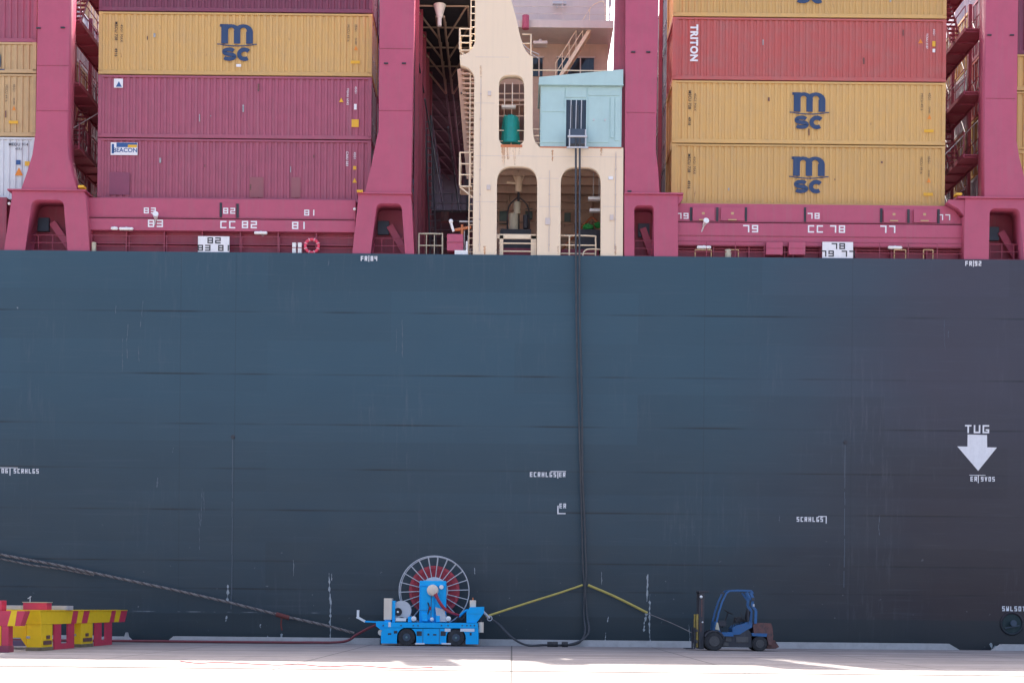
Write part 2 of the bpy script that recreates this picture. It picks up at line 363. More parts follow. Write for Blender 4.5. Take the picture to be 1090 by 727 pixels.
    c = mix(math_('MULTIPLY', ramp(spk, 0.715, 0.74), math_('ADD', math_('MULTIPLY', lowband, 0.5), 0.03)), c, (0.33, 0.34, 0.35))
    # boot-top band
    c = mix(ramp(z, 1.24, 1.30, 0.6, 0.0), c, (0.006, 0.018, 0.025))
    dash = math_('MULTIPLY', ramp(math_('ABSOLUTE', math_('SUBTRACT', z, 1.33)), 0.012, 0.03, 1, 0), ramp(mapn((0.9, 0, 0), 1.0, 3, (3, 0, 0)), 0.5, 0.6))
    c = mix(math_('MULTIPLY', dash, ramp(x, -9.0, -7.5, 0.5, 0.0)), c, (0.3, 0.32, 0.34))
    rs = mapn((1.0, 1, 0.5), 1.2, 8, (8, 0, 8), 0.75)
    c = mix(math_('MULTIPLY', ramp(rs, 0.64, 0.74), ramp(z, 0.0, 3.2, 0.5, 0.0)), c, (0.14, 0.05, 0.045))
    L.new(c, b.inputs['Base Color'])
    L.new(ramp(mapn((0.6, 1, 1), 0.8, 5), 0.3, 0.7, 0.36, 0.5), b.inputs['Roughness'])
    bh = math_('ADD', math_('MULTIPLY', mapn((0.45, 1, 0.6), 1.0, 2), 0.05), math_('MULTIPLY', fac, -0.01))
    bp = N.new('ShaderNodeBump'); bp.inputs['Strength'].default_value = 0.35; bp.inputs['Distance'].default_value = 1.0; L.new(bh, bp.inputs['Height']); L.new(bp.outputs[0], b.inputs['Normal'])
    return m
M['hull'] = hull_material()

def quay_material():
    m = bpy.data.materials.new('pale_quay_concrete'); m.use_nodes = True; n = m.node_tree; N = n.nodes; L = n.links
    b = N['Principled BSDF']; g = N.new('ShaderNodeNewGeometry'); sp = N.new('ShaderNodeSeparateXYZ'); L.new(g.outputs['Position'], sp.inputs[0])
    def nz(scale, sc, det=6, loc=(0, 0, 0), rough=0.65):
        mp = N.new('ShaderNodeMapping'); mp.inputs['Scale'].default_value = scale; mp.inputs['Location'].default_value = loc; L.new(g.outputs['Position'], mp.inputs[0])
        t = N.new('ShaderNodeTexNoise'); t.inputs['Scale'].default_value = sc; t.inputs['Detail'].default_value = det; t.inputs['Roughness'].default_value = rough; L.new(mp.outputs[0], t.inputs[0]); return t.outputs[0]
    def ramp(v, a, b_, lo=0.0, hi=1.0):
        r = N.new('ShaderNodeMapRange'); r.inputs[1].default_value = a; r.inputs[2].default_value = b_; r.inputs[3].default_value = lo; r.inputs[4].default_value = hi; L.new(v, r.inputs[0]); return r.outputs[0]
    def mix(f, a, b_):
        k = N.new('ShaderNodeMix'); k.data_type = 'RGBA'; L.new(f, k.inputs[0])
        for i, v in ((6, a), (7, b_)):
            if isinstance(v, tuple): k.inputs[i].default_value = (*v, 1)
            else: L.new(v, k.inputs[i])
        return k.outputs[2]
    c = mix(ramp(nz((1, 0.5, 1), 0.25), 0.35, 0.65), (0.315, 0.285, 0.275), (0.25, 0.225, 0.22))
    c = mix(ramp(nz((0.08, 1.2, 1), 0.8, 7, (3, 2, 0)), 0.46, 0.66, 0, 0.85), c, (0.17, 0.14, 0.135))
    c = mix(ramp(nz((0.3, 1, 1), 1.0, 8, (6, 1, 0), 0.75), 0.56, 0.70, 0, 0.8), c, (0.12, 0.085, 0.085))
    c = mix(ramp(nz((1, 1, 1), 2.5, 8, (0, 0, 0), 0.8), 0.56, 0.68, 0, 0.6), c, (0.11, 0.10, 0.105))
    wv = N.new('ShaderNodeTexWave'); wv.bands_direction = 'Y'; wv.inputs['Scale'].default_value = 0.11; wv.inputs['Distortion'].default_value = 5.0; wv.inputs['Detail'].default_value = 2; wv.inputs['Detail Scale'].default_value = 0.15; L.new(g.outputs['Position'], wv.inputs[0])
    tm = N.new('ShaderNodeMath'); tm.operation = 'MULTIPLY'; L.new(ramp(wv.outputs['Fac'], 0.93, 0.985, 0, 0.6), tm.inputs[0]); L.new(ramp(nz((0.3, 0.3, 1), 0.7, 5, (8, 3, 0)), 0.45, 0.6), tm.inputs[1])
    c = mix(tm.outputs[0], c, (0.10, 0.085, 0.085))
    c = mix(ramp(nz((0.5, 1.6, 1), 1.3, 9, (2, 9, 0), 0.8), 0.57, 0.66, 0, 0.75), c, (0.13, 0.105, 0.11))
    c = mix(ramp(nz((2.5, 6, 1), 2.0, 4, (7, 5, 0), 0.6), 0.66, 0.72, 0, 0.8), c, (0.08, 0.07, 0.075))
    br = N.new('ShaderNodeTexBrick'); L.new(g.outputs['Position'], br.inputs[0]); br.offset = 0
    br.inputs['Scale'].default_value = 1; br.inputs['Brick Width'].default_value = 6; br.inputs['Row Height'].default_value = 5; br.inputs['Mortar Size'].default_value = 0.03; br.inputs['Mortar Smooth'].default_value = 0.3
    k = N.new('ShaderNodeMath'); k.operation = 'MULTIPLY'; L.new(br.outputs['Fac'], k.inputs[0]); k.inputs[1].default_value = 0.9
    c = mix(k.outputs[0], c, (0.05, 0.045, 0.045))
    L.new(c, b.inputs['Base Color']); b.inputs['Roughness'].default_value = 0.85
    bp = N.new('ShaderNodeBump'); bp.inputs['Strength'].default_value = 0.4; bp.inputs['Distance'].default_value = 0.03; L.new(nz((1, 1, 1), 3.0, 8), bp.inputs['Height']); L.new(bp.outputs[0], b.inputs['Normal'])
    return m
def water_material():
    m = bpy.data.materials.new('harbour_water'); m.use_nodes = True; n = m.node_tree; b = n.nodes['Principled BSDF']
    b.inputs['Base Color'].default_value = (0.02, 0.05, 0.055, 1); b.inputs['Roughness'].default_value = 0.08
    t = n.nodes.new('ShaderNodeTexNoise'); t.inputs['Scale'].default_value = 0.8; t.inputs['Detail'].default_value = 6
    g = n.nodes.new('ShaderNodeNewGeometry'); n.links.new(g.outputs['Position'], t.inputs[0])
    bp = n.nodes.new('ShaderNodeBump'); bp.inputs['Strength'].default_value = 0.5; bp.inputs['Distance'].default_value = 0.3
    n.links.new(t.outputs[0], bp.inputs['Height']); n.links.new(bp.outputs[0], b.inputs['Normal']); return m

# ------------------------------------------------------------------ quay, water
QE = -0.55                                   # quay edge
q = MB().box(-700, -900, -6, 700, QE, 0).build('quay', quay_material()); structure(q)
wt = MB().box(-2500, QE-0.3, -9, 2500, 3500, -2.6).build('water', water_material()); structure(wt)

def patch_marks():
    # shallow rail slot of the quay crane, running along the berth
    for (yy, label) in ((-25.2, 'rust stained steel crane rail slot along the sunlit quay'), (-3.6, None)):
        if label is None: continue
        o = MB().box(-300, yy, -0.05, 300, yy+0.10, 0.012).build('crane_rail', mat('rusty_rail_steel', (0.045, 0.032, 0.03), 0.5, metal=0.3, obj=False)); piv(o, (0, yy, 0)); tag(o, label, 'rail')
patch_marks()

# kerb timbers along the quay edge, with chamfered ends and gaps
kx = lambda px: U(px, 688, -1.0).x
for i, (a, b, ca, cb, lab) in enumerate([(-60, 24, 0, 0, 'pale kerb beam along the quay edge, seen under the striped trestles'),
                             (30, 116, 0, 0.45, 'pale kerb beam with a pointed end beside the yellow trestle'),
                             (176, 404, 0.3, 0, 'long pale kerb beam behind the red cable on the quay edge'),
                             (406, 738, 0, 0, 'long pale kerb beam between the blue reel truck and the forklift'),
                             (742, 1022, 0, 0.42, 'grey kerb beam right of the forklift with a sloping end'),
                             (1058, 1250, 0.35, 0, 'grey kerb beam starting with a slope under the round hull recess')]):
    x0, x1 = kx(a), kx(b)
    o = MB().prism([(x0, 0), (x1, 0), (x1-cb, 0.24), (x1-cb-0.03, 0.27), (x0+ca+0.03, 0.27), (x0+ca, 0.24)], -1.0, -0.6).build('kerb_beam', M['concrete'])
    piv(o, (x0, -1.0, 0)); tag(o, lab, 'kerb', 'kerb beams along the quay edge')

# ------------------------------------------------------------------ the ship
ship = empty('container_ship', 'dark blue hulled container ship with rose red deck structures, moored along the quay', 'ship', (0, 0, 17))
HT = 17.04
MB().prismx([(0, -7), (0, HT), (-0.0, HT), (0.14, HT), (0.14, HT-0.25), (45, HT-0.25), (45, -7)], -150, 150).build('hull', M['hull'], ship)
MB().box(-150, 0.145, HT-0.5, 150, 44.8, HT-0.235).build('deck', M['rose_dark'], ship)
hull = [o for o in ship.children if o.name.startswith('hull')][0]

def T(px, py, y=-0.012): return U(px, py, y)
Wp = M['white_paint']
def htext(t, px, py, hpx, wide=1.15, bold=0.025, name='hull_lettering', sp=1.12):
    return text(t, S(hpx, 0), T(px, py), Wp, hull, name, me=block_mesh(t, S(hpx, 0)*1.12, wide*.64, .19, .27))
def hmark(rects, name='hull_marking', m=None):
    b = MB()
    for (x0, y0, x1, y1) in rects:
        a, c = T(x0, y0), T(x1, y1); b.box(a.x, -0.012, a.z, c.x, -0.004, c.z)
    return b.build(name, m or Wp, hull)
htext('FR', 387.5, 275.3, 4.6); htext('84', 398, 275.3, 4.6); hmark([(392.2, 272, 393, 278.6)])
htext('FR', 1031, 280.6, 4.6); htext('92', 1041, 280.6, 4.6); hmark([(1035.8, 277.3, 1036.6, 284)])
htext('06', 5, 501, 4.4); htext('SCRHLGS', 28, 501.3, 4.4); hmark([(0, 497.3, 19, 498.1), (10.2, 498.1, 11, 506)])
htext('ECRHLGS', 578, 505, 4.6); htext('ER', 598.5, 505.2, 4.4); hmark([(586, 501.2, 602.5, 502.1), (593.3, 502.2, 594.3, 509)])
htext('ER', 599, 538.3, 4.6); hmark([(593.3, 538, 594.5, 547), (594.5, 545.8, 602, 547)])
htext('SCRHLGS', 862, 552.6, 4.6); hmark([(871, 549, 880, 549.9), (879, 549.9, 880, 557)])
htext('TUG', 1040, 456.6, 7.8, 1.7, 0.045); htext('ER', 1036.5, 509.6, 4.6); htext('9VOS', 1051.5, 509.8, 4.4)
hmark([(1032, 505.3, 1049, 506), (1041, 506, 1041.8, 514)])
htext('SWL50T', 1079, 647.6, 4.6, 1.2)
b = MB(); pts = [T(*p) for p in ((1030, 462.3), (1050.6, 462.9), (1050.8, 476), (1061.2, 476.2), (1041.2, 501), (1019, 475), (1029.8, 475.2))]
b.prism([(p.x, p.z) for p in pts], -0.013, -0.005).build('tug_arrow', Wp, hull)
# round recessed bitt at the waterline
c = T(1077, 663.5); rr = S(11.5, 0)
MB().ring(c, (0, 1, 0), rr, 0.05, 40, 8).build('recess_rim', M['hull'], hull, True)
MB().cyl((c.x, -0.01, c.z), (c.x, -0.003, c.z), rr, 40).build('recess_plate', mat('recess_shadow_green', (0.008, 0.028, 0.032), 0.6, obj=False), hull)
b = MB(); b.cyl((c.x, -0.22, c.z+0.02), (c.x, -0.0, c.z+0.02), 0.09, 16).cyl((c.x, -0.25, c.z+0.02), (c.x, -0.21, c.z+0.02), 0.14, 16); b.bar((c.x-.3, -.05, c.z-.2), (c.x+.32, -.05, c.z-.08), .05, .05)
b.build('recess_bitt', M['midsteel'], hull, True)
# overboard discharges with drain stains below
for (px, py, y2) in ((248, 465, 640), (900, 470.5, 610)):
    p = T(px, py); MB().cyl((p.x, -0.05, p.z), (p.x, 0.03, p.z), 0.085, 18).build('discharge_pipe', M['dark'], hull, True)
    b = MB(); zz = p.z-0.12; e = T(px, y2).z; k = 0; x = p.x
    while zz > e:
        h = random.uniform(0.25, 0.8); x2 = p.x+random.uniform(-.015, .015); b.box(x2-.012-random.random()*.01, -0.006, zz-h, x2+.012, -0.002, zz); zz -= h+random.choice((0, 0, .02, .15))
    b.build('drain_stain', mat('faint_drain_stain', (0.085, 0.11, 0.14), 0.6, obj=False), hull)
# scrapes of bare primer and old paint where fenders rubbed
def scrape(px, y0, y1, wpx, wander=1.2, seed=1, m='worn_white'):
    rnd = random.Random(seed); b = MB(); n = max(6, int((y1-y0)/2.2)); L_, R_ = [], []; cx = px
    for i in range(n+1):
        cx += rnd.uniform(-wander, wander)*0.35; py = y0+(y1-y0)*i/n; ww = wpx*rnd.uniform(.15, 1.0)*(0.4 if i in (0, n) else 1)
        if rnd.random() < 0.16: ww = 0.12
        a = T(cx-ww*rnd.uniform(.3, .7), py); c = T(cx+ww*.5, py); L_.append((a.x, a.z)); R_.append((c.x, c.z))
    poly = L_ + R_[::-1]
    for i in range(n):
        f = [b.bm.verts.new((p[0], -0.006, p[1])) for p in (L_[i], R_[i], R_[i+1], L_[i+1])]; b.bm.faces.new(f)
    return b.build('paint_scrape', M[m], hull)
for k, a in enumerate([(350.5, 610, 680, 2.2), (353.5, 610, 618, 1.3), (312, 596, 613, .9), (689.5, 611, 640, 2.2), (692, 632, 668, 3.0), (688.5, 650, 661, 6), (686, 661, 672, 3), (691, 668, 684, 2.0),
                       (242.5, 622, 642, 3.2), (241.5, 655, 661, 3), (645, 673, 683, 1.8), (648, 656, 662, 1.6), (284, 676, 682, 3), (300, 674, 681, 4.0), (277, 664, 668, 2.5), (168, 508, 519, 2.2), (152, 320, 338, .8),
                       (136, 345, 382, 1.2), (131, 360, 396, .9), (147, 368, 385, 1.0), (123, 325, 334, 1.4), (150, 340, 350, 1.2), (215, 520, 560, 1.2), (212, 545, 585, .8), (217, 523, 545, .8),
                       (185, 476, 482, 1.5), (428, 340, 380, 1.0), (422, 350, 375, .7), (937, 548, 570, 1.2), (830, 548, 556, 1.2), (505, 604, 611, 1.0), (1060, 687, 690, 10), (1055, 684, 692, 3), (350, 276, 283, 1.4), (640, 608, 622, .8),
                       (1005, 340, 372, .6), (1010, 352, 360, .8), (733, 664, 684, .9), (18.5, 327, 329, 2.2)]):
    scrape(*a, seed=k+3, m='worn_white' if a[1] > 590 or a[0] < 20 else 'faintscrape')
# welded strake caps: low steps that catch the light
for zz in (14.45, 11.73, 9.55):
    pass

# ---- deck side: columns
rose, rosed = M['rose'], M['rose_dark']
YF = 0.20                                        # front plane of the deck-side steelwork
def pp(l, y=YF): return [(U(a, b_, y).x, U(a, b_, y).z) for a, b_ in l]
def opening(tl, tr, bl, br, rt, y=YF, rb=0):
    """rounded portal; corners in photo px (x,y)"""
    P = [Vector((U(*p, y).x, U(*p, y).z)) for p in (bl, br, tr, tl)]
    r = S(rt, y); out = []
    for i, p in enumerate(P):
        a = (P[i-1]-p).normalized(); c_ = (P[(i+1) % 4]-p).normalized(); rr_ = r if i > 1 else S(rb, y)
        if rr_ <= 0: out.append(tuple(p)); continue
        s0, s1 = p+a*rr_, p+c_*rr_
        for k in range(9):
            t = k/8; out.append(tuple((1-t)**2*s0 + 2*t*(1-t)*p + t*t*s1))
    return out
ZT = 32.5
def lash_col(name, upper, lower, hole, y1=1.05):
    br = bpy.data.objects.new('lashing_bridge', None); COL.objects.link(br); br.parent = ship; br.location = (0, 0, 0)-ship.location if False else -Vector(ship.location)
    up = pp(upper); 
    # extend the first two (top) points up past the frame
    up[0] = (up[0][0], ZT); up[1] = (up[1][0], ZT)
    plate('column', up, [], YF, y1, rose, br)
    plate('column_foot', pp(lower), [opening(*hole)], YF-0.06, y1+0.1, rose, br)
    return br
B1 = lash_col('a', [(41.5, 0), (76, 0), (71.5, 140), (72.5, 165), (76, 183), (82.5, 203.2), (22, 203.2), (29, 183), (34.5, 165), (38, 140)],
        [(13, 203.5), (90, 203.5), (91.5, 210), (96, 269.6), (4.5, 268.8), (13, 212)], ((34.5, 213), (68, 213.3), (27, 269), (72.5, 269.4), 7))
B2 = lash_col('b', [(404, 0), (441.5, 0), (437.3, 200), (437.3, 206.6), (388, 206.6), (395, 178), (400.5, 150), (403, 140)],
        [(381.5, 206.9), (437.3, 207), (441, 272.4), (375, 271.8), (381.5, 212)], ((401, 217), (427.5, 217.2), (394.5, 272), (431.5, 272.3), 6))
B3 = lash_col('c', [(666, 0), (702, 0), (698, 160), (700.5, 180), (702, 206), (665, 206)],
        [(664.5, 206.3), (721.5, 207.3), (721.5, 275), (664.5, 274.5)], ((675, 219), (696, 219), (675, 274.6), (696, 274.8), 5.5))
B4 = lash_col('d', [(1050, 0), (1084, 0), (1082, 150), (1085, 168), (1093, 200), (1093, 211), (1048, 210.5), (1048, 150)],
        [(1027, 211), (1110, 212), (1112, 278.3), (1025.5, 277.6), (1026.5, 222)], ((1053, 222), (1085, 222.5), (1052, 277.8), (1089.5, 278), 7))
# trim: top flange plates on each column foot, edge strips and small fittings
def flange(br, x0, y0, x1, y1, m=rose):
    a, c = U(x0, y0, YF), U(x1, y1, YF); return MB().box(a.x, YF-0.16, a.z, c.x, 1.2, c.z, 0.01).build('flange', m, br)
flange(B1, 9, 202.2, 92.5, 204.6); flange(B2, 380.5, 205.6, 438.5, 208); flange(B3, 664.3, 205.8, 727, 208.2); flange(B4, 1018, 210, 1112, 212.8)
for br, l in ((B3, [(665, 275), (653, 275), (653.5, 100), (656.5, 0), (667, 0)]), ):
    u_ = pp(l, 0.5); u_[3] = (u_[3][0]-.0, 32.5); u_[4] = (u_[4][0], 32.5)
    plate('side_column', u_, [], 0.5, 1.4, rosed, br)
plate('bracket', pp([(1027, 212.8), (1010, 212.8), (1009, 216), (1020, 222), (1026, 230)], YF), [], YF, YF+0.5, rose, B4)
plate('bracket', pp([(722, 208), (727, 208), (727, 211), (722, 218)], YF), [], YF, YF+0.5, rose, B3)
for br, sp_ in ((B1, [(41, 30.5), (67, 30)]), (B2, [(411, 68), (430, 68)]), (B3, [(674, 56), (690, 56), (670, 204)]), (B4, [(1053, 38), (1077, 38)])):
    for (a, b_) in sp_:
        p = U(a, b_, YF); MB().box(p.x-.09, YF-.05, p.z-.03, p.x+.09, YF+.01, p.z+.03).build('lifting_lug', M['dark'], br)
for br, (a, b_) in ((B1, (88, 201)), (B2, (383.5, 206)), (B4, (1019, 209))):
    p = U(a, b_, YF); MB().box(p.x-.13, YF-.25, p.z-.02, p.x+.13, YF+.1, p.z+.08, .01).build('lamp_bracket', M['yellow_st'], br)
# weld lines across columns
for br, x0, x1, ys in ((B1, 38, 75, (70, 118)), (B2, 402, 440, (52, 118)), (B3, 665.6, 699, (120,)), (B4, 1048.5, 1082, (105,))):
    for yy in ys:
        a, c = U(x0+1, yy, YF), U(x1-1.5, yy, YF); MB().box(a.x, YF-.012, a.z-.012, c.x, YF, a.z+.012).build('weld_seam', rosed, br)

# ---- inside each lashing bridge: inner columns, walkways, rails, stairs, lashing rods
Z0, PITCH = 19.61, 2.82
def lash_inner(br, x0, x1, depth=14.5, levels=(1, 2, 3, 4), first=2.7, rods=True):
    y = first
    while y < depth:
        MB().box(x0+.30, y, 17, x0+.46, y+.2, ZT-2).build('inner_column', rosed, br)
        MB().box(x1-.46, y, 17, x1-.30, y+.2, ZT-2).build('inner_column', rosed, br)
        y += 2.52
    for k in levels:
        z = Z0 + PITCH*k - 0.35
        b = MB(); b.box(x0+.95, 1.5, z, x1-.95, depth, z+.05)
        yy = 1.6
        while yy < depth: b.box(x0+.9, yy, z-.08, x1-.9, yy+.06, z-.002); yy += 1.26
        b.box(x0+.9, 1.45, z-.10, x0+.95, depth, z+.08); b.box(x1-.95, 1.45, z-.10, x1-.9, depth, z+.08)
        b.build('walkway', rosed, br)
        b = MB()
        for xx in (x0+.93, x1-.93):
            for h in (.5, 1.05): b.cyl((xx, 1.5, z+h), (xx, depth, z+h), .022, 6)
            yy = 1.5
            while yy < depth: b.cyl((xx, yy, z), (xx, yy, z+1.05), .02, 6); yy += 1.26
        b.build('railing', rosed, br)
    if rods:
        b = MB(); rnd = random.Random(int(x0*10))
        for k in levels[:-1]:
            z = Z0 + PITCH*k - 0.3
            for j in range(5):
                y = 1.5+2.52*j
                b.cyl((x0+.1, y+.2, z), (x0-.02 if rnd.random() < .5 else x1-.1, y+2.3, z+2.7), .022, 6); b.cyl((x1-.1, y+.2, z), (x1-.06, y+2.3, z+2.7), .022, 6)
                b.cyl((x1-.12, y+2.3, z), (x1-.08, y+.2, z+2.7), .022, 6)
        b.build('lashing_rod', M['galv'], br)
    # inclined ladder on the inner side
    for k in (1, 3):
        z = Z0+PITCH*k-.3; b = MB(); 
        for sx in (x0+.75, x0+1.25): b.bar((sx, 3.0, z), (sx, 4.9, z+PITCH), .04, .12)
        for i in range(10): t = (i+.5)/10; b.box(x0+.75, 3.0+1.9*t-.1, z+PITCH*t-.015, x0+1.25, 3.0+1.9*t+.1, z+PITCH*t+.015)
        b.build('ladder', rosed, br)
CX = dict(A=(-21.45-12.19, -21.45), B=(-18.67, -6.48), C=(6.93, 19.12), D=(21.9, 34.09))
lash_inner(B1, -21.45, -18.67); lash_inner(B4, 19.12, 21.9); lash_inner(B2, -6.48, -4.2, levels=(1, 2, 3), rods=False); lash_inner(B3, 5.0, 6.93, levels=(1, 2, 3), rods=False)

# ---- hatch coaming girders with bay numbers
def coaming(x0, x1, z, parts, name='hatch_coaming'):
    """z: list of z levels top..; returns part root"""
    z0, z1, z2, z3 = z
    o = MB().box(x0, 0.62, z1, x1, 2.2, z0, .015).build(name, rose, ship)
    MB().box(x0, 0.50, z2, x1, 2.2, z1-.004, .012).build('face_beam', rose, o)
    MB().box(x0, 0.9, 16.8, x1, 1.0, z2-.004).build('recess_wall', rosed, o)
    b = MB(); n = int((x1-x0)/1.55)
    for i in range(n+1):
        xx = x0+.05+(x1-x0-.1)*i/n; b.box(xx-.03, .62, 16.8, xx+.03, .898, z2-.006)
    b.box(x0, .7, 17.55, x1, .896, 17.6)
    b.build('stiffener', rosed, o)
    MB().box(x0, .5, z1-.05, x1, .57, z1+.02).build('edge_strip', rosed, o)
    return o
cz = lambda px, py, y=.6: U(px, py, y).z
LA = U(92, 240, .5).x; LB = U(378, 240, .5).x; RA = U(721, 240, .5).x; RB = U(1027, 240, .5).x
Zt = Z0-.06
COA = coaming(LA, LB, (Zt, 18.66, 18.10, 17), None)
COB = coaming(RA, RB, (Zt, 18.72, 17.66, 17), None)
b = MB(); b.box(RA, .482, 18.08, RB, .498, 18.12).box(RA, .47, 17.655, RB, .498, 17.70); b.build('edge_strip', rosed, COB)
MB().box(-34, .7, 17, U(5, 240, .5).x, 2.2, Zt).build('hatch_coaming', rosed, ship)
MB().box(U(1090, 240, .5).x, .9, 17, 34, 2.2, Zt).build('hatch_coaming', rosed, ship)
# raised pads (cell guide sockets) on the upper girder
def pad(co, x0, y0, x1, y1, dep=.10, dot=None):
    a, c = U(x0, y0, .6), U(x1, y1, .6); o = MB().box(a.x, .62-dep, a.z, c.x, .62, c.z, .012).build('socket_pad', rose, co)
    if dot:
        p = U(*dot, .5); MB().box(p.x-.06, .62-dep-.01, p.z-.05, p.x+.06, .62-dep, p.z+.05).build('dot_mark', M['pale_tan'], o)
        a = U(dot[0], dot[1]+7, .5); MB().box(a.x-.18, .62-dep-.03, a.z-.02, a.x+.18, .62-dep, a.z+.03).build('pin', M['pale_tan'], o)
pad(COA, 237, 217, 251, 233, .08); pad(COB, 858, 222, 874, 237, .08)
for (x0, x1) in ((737, 760), (767, 792)): pad(COB, x0, 221.5, x1, 236, .14, ((x0+x1)/2, 227.5))
for (x0, x1) in ((940, 963), (972, 996)): pad(COB, x0, 224, x1, 238, .14, ((x0+x1)/2, 228.5))
b = MB()
for (x, y) in ((735.5, 229), (763.5, 229), (794, 229), (938, 230), (967, 231), (999, 231), (253, 225), (235, 224), (857, 229)):
    p = U(x, y, .6); b.box(p.x-.05, .58, p.z-.30, p.x+.05, .63, p.z+.33)
b.build('guide_slot', M['dark'], COB)
def num(co, t, px, py, h, y=.49, wide=1.2):
    p = U(px, py, y); return text(t, S(h, y), (p.x, y, p.z), Wp, co, 'bay_number', me=block_mesh(t, S(h, y)*1.02, wide*.95, .19))
for t, x, y in (('83', 159.5, 224.3), ('82', 244, 224.6), ('81', 329.5, 226.6)): num(COA, t, x, y, 6.2, .53 if x == 244 else .61)
for t, x, y in (('83', 165.5, 238), ('CC', 242.5, 239.3), ('82', 265.5, 239.3), ('81', 318, 240.2)): num(COA, t, x, y, 7.8)
for t, x, y in (('79', 726.5, 230), ('78', 866, 230), ('77', 1005, 231.5)): num(COB, t, x, y, 6.2, .53 if x == 866 else .61)
for t, x, y in (('79', 799, 243.6), ('CC', 868, 243.9), ('78', 891.5, 244), ('77', 945, 244.2)): num(COB, t, x, y, 7.8)
# number boards
def board(x0, y0, x1, y1, l1, l2a, l2b):
    a, c = U(x0, y0, .1), U(x1, y1, .1); o = MB().box(a.x, .10, max(c.z, HT-.02), c.x, .14, a.z, .004).build('bay_number_board', M['white_paint'], ship)
    xm = (a.x+c.x)/2; h = a.z-c.z
    text(l1, 1, (xm+.02, .095, a.z-h*.25), M['black_paint'], o, 'bay_number', me=block_mesh(l1, h*.36, 1.25, .2))
    text(l1, 1, (xm, .095, a.z-h*.69), M['black_paint'], o, 'bay_number', me=block_mesh(l2a+' '+l2b, h*.36, 1.2, .2))
board(210.8, 251.5, 244, 269.8, '82', '83', '81'); board(875.5, 257.5, 908, 276, '78', '79', '77')
# lamps and small fittings on the girders
def lamp(x, y, ln=.55, yy=.45, co=None):
    p = U(x, y, yy); o = MB().cyl((p.x-ln/2, yy-.1, p.z), (p.x+ln/2, yy-.1, p.z), .07, 12).ball((p.x-ln/2, yy-.1, p.z), .07).ball((p.x+ln/2, yy-.1, p.z), .07).build('deck_lamp', M['lampwhite'], co, True)
    MB().box(p.x-.04, yy-.1, p.z, p.x+.04, yy+.5, p.z+.09).build('lamp_bracket', M['galv'], o); return o
for a in ((135, 244.4, .5, .45, COA), (122.5, 244, .18, .45, COA), (278, 248.8, .45, .45, COA), (749, 264, .5, .45, COB), (952, 264.3, .5, .45, COB)): lamp(*a)
for (x, y, co) in ((165.5, 231.5, COA), (750, 238.5, COB)):       # swivelling floodlights
    p = U(x, y, .3); o = MB().cyl((p.x+.05, .1, p.z+.1), (p.x-.02, .45, p.z-.02), .13, 14, .06).build('floodlight', M['lampwhite'], co, True)
    MB().cyl((p.x, .4, p.z), (p.x-.12, .55, p.z-.35), .03, 8).build('floodlight_arm', M['galv'], o)
for (x, y, co) in ((377.5, 222.8, COA), (10, 217, COA)): p = U(x, y, .4); MB().ball((p.x, .4, p.z), .07).build('deck_lamp', M['lampwhite'], co, True)
for (x0, x1) in ((815.5, 833), (839.5, 857)):
    a, c = U(x0, 258, .3), U(x1, 271.5, .3); o = MB().box(a.x, .25, c.z, c.x, .60, a.z, .02).build('control_box', rose, COB); MB().box(a.x+.04, .24, (a.z+c.z)/2-.015, c.x-.04, .25, (a.z+c.z)/2+.015).build('box_lid', rosed, o)
b = MB()
for (x0, x1) in ((740, 757), (773, 786), (952, 964), (983, 993)):
    a, c = U(x0, 266, .35), U(x1, 274, .35); 
    for xx in (a.x, c.x): b.cyl((xx, .35, 17), (xx, .35, a.z), .025, 6)
    b.cyl((a.x, .35, a.z), (c.x, .35, a.z), .025, 6)
b.build('pipe_guard', M['pale_tan'], COB)
p = U(775, 269, .4); MB().cyl((p.x, .4, 17), (p.x, .4, p.z+.12), .14, 14).build('vent_head', M['beige'], COB, True)
p = U(100, 262, .3); MB().cyl((p.x, .3, 17), (p.x, .3, p.z+.15), .10, 14).build('vent_head', M['beige'], COA, True)
for px in (313, 319):
    p = U(px, 262, .3); MB().box(p.x-.08, .3, 17.0, p.x+.08, .5, p.z+.15).build('hose_box', M['lampwhite'], COA)
# fore-and-aft deck railing behind the sheer strake
def railing(pts, h=1.05, n_r=3, sp=1.2, r=.02, m=None, parent=None, name='railing'):
    b = MB()
    for i in range(len(pts)-1):
        a, c = Vector(pts[i]), Vector(pts[i+1]); L_ = (c-a).length; k = max(1, round(L_/sp))
        for j in range(k+1): q_ = a.lerp(c, j/k); b.cyl(q_, q_+Vector((0, 0, h)), r, 6)
        for j in range(n_r): hh = Vector((0, 0, h*(j+1)/n_r)); b.cyl(a+hh, c+hh, r, 6)
    return b.build(name, m or M['cream'], parent)
railing([(LA+.3, .3, 16.9), (LB, .3, 16.9)], .9, 2, 1.6, .018, rosed, ship); railing([(RA, .3, 16.9), (RB, .3, 16.9)], .9, 2, 1.3, .018, rosed, ship)
for br, x0, x1 in ((B1, 27, 73), (B2, 394, 432), (B3, 675, 696), (B4, 1052, 1090)):
    a, c = U(x0, 266, .9).x, U(x1, 266, .9).x
    railing([(a, .7, 16.9), (c, .7, 16.9)], 1.0, 3, .6, .02, rosed, br, 'gate_rail')
    MB().box(a, 1.9, 16.9, c, 2.0, 20.1).build('back_panel', rosed, br)
    MB().bar(((a+c)/2, 1.6, 18.7), (c+.1, 1.6, 17.2), .12, .3).build('brace', rose, br)
    MB().box(a+.25, 1.7, 18.35, a+.75, 1.88, 18.95).build('junction_box', M['midsteel'], br)
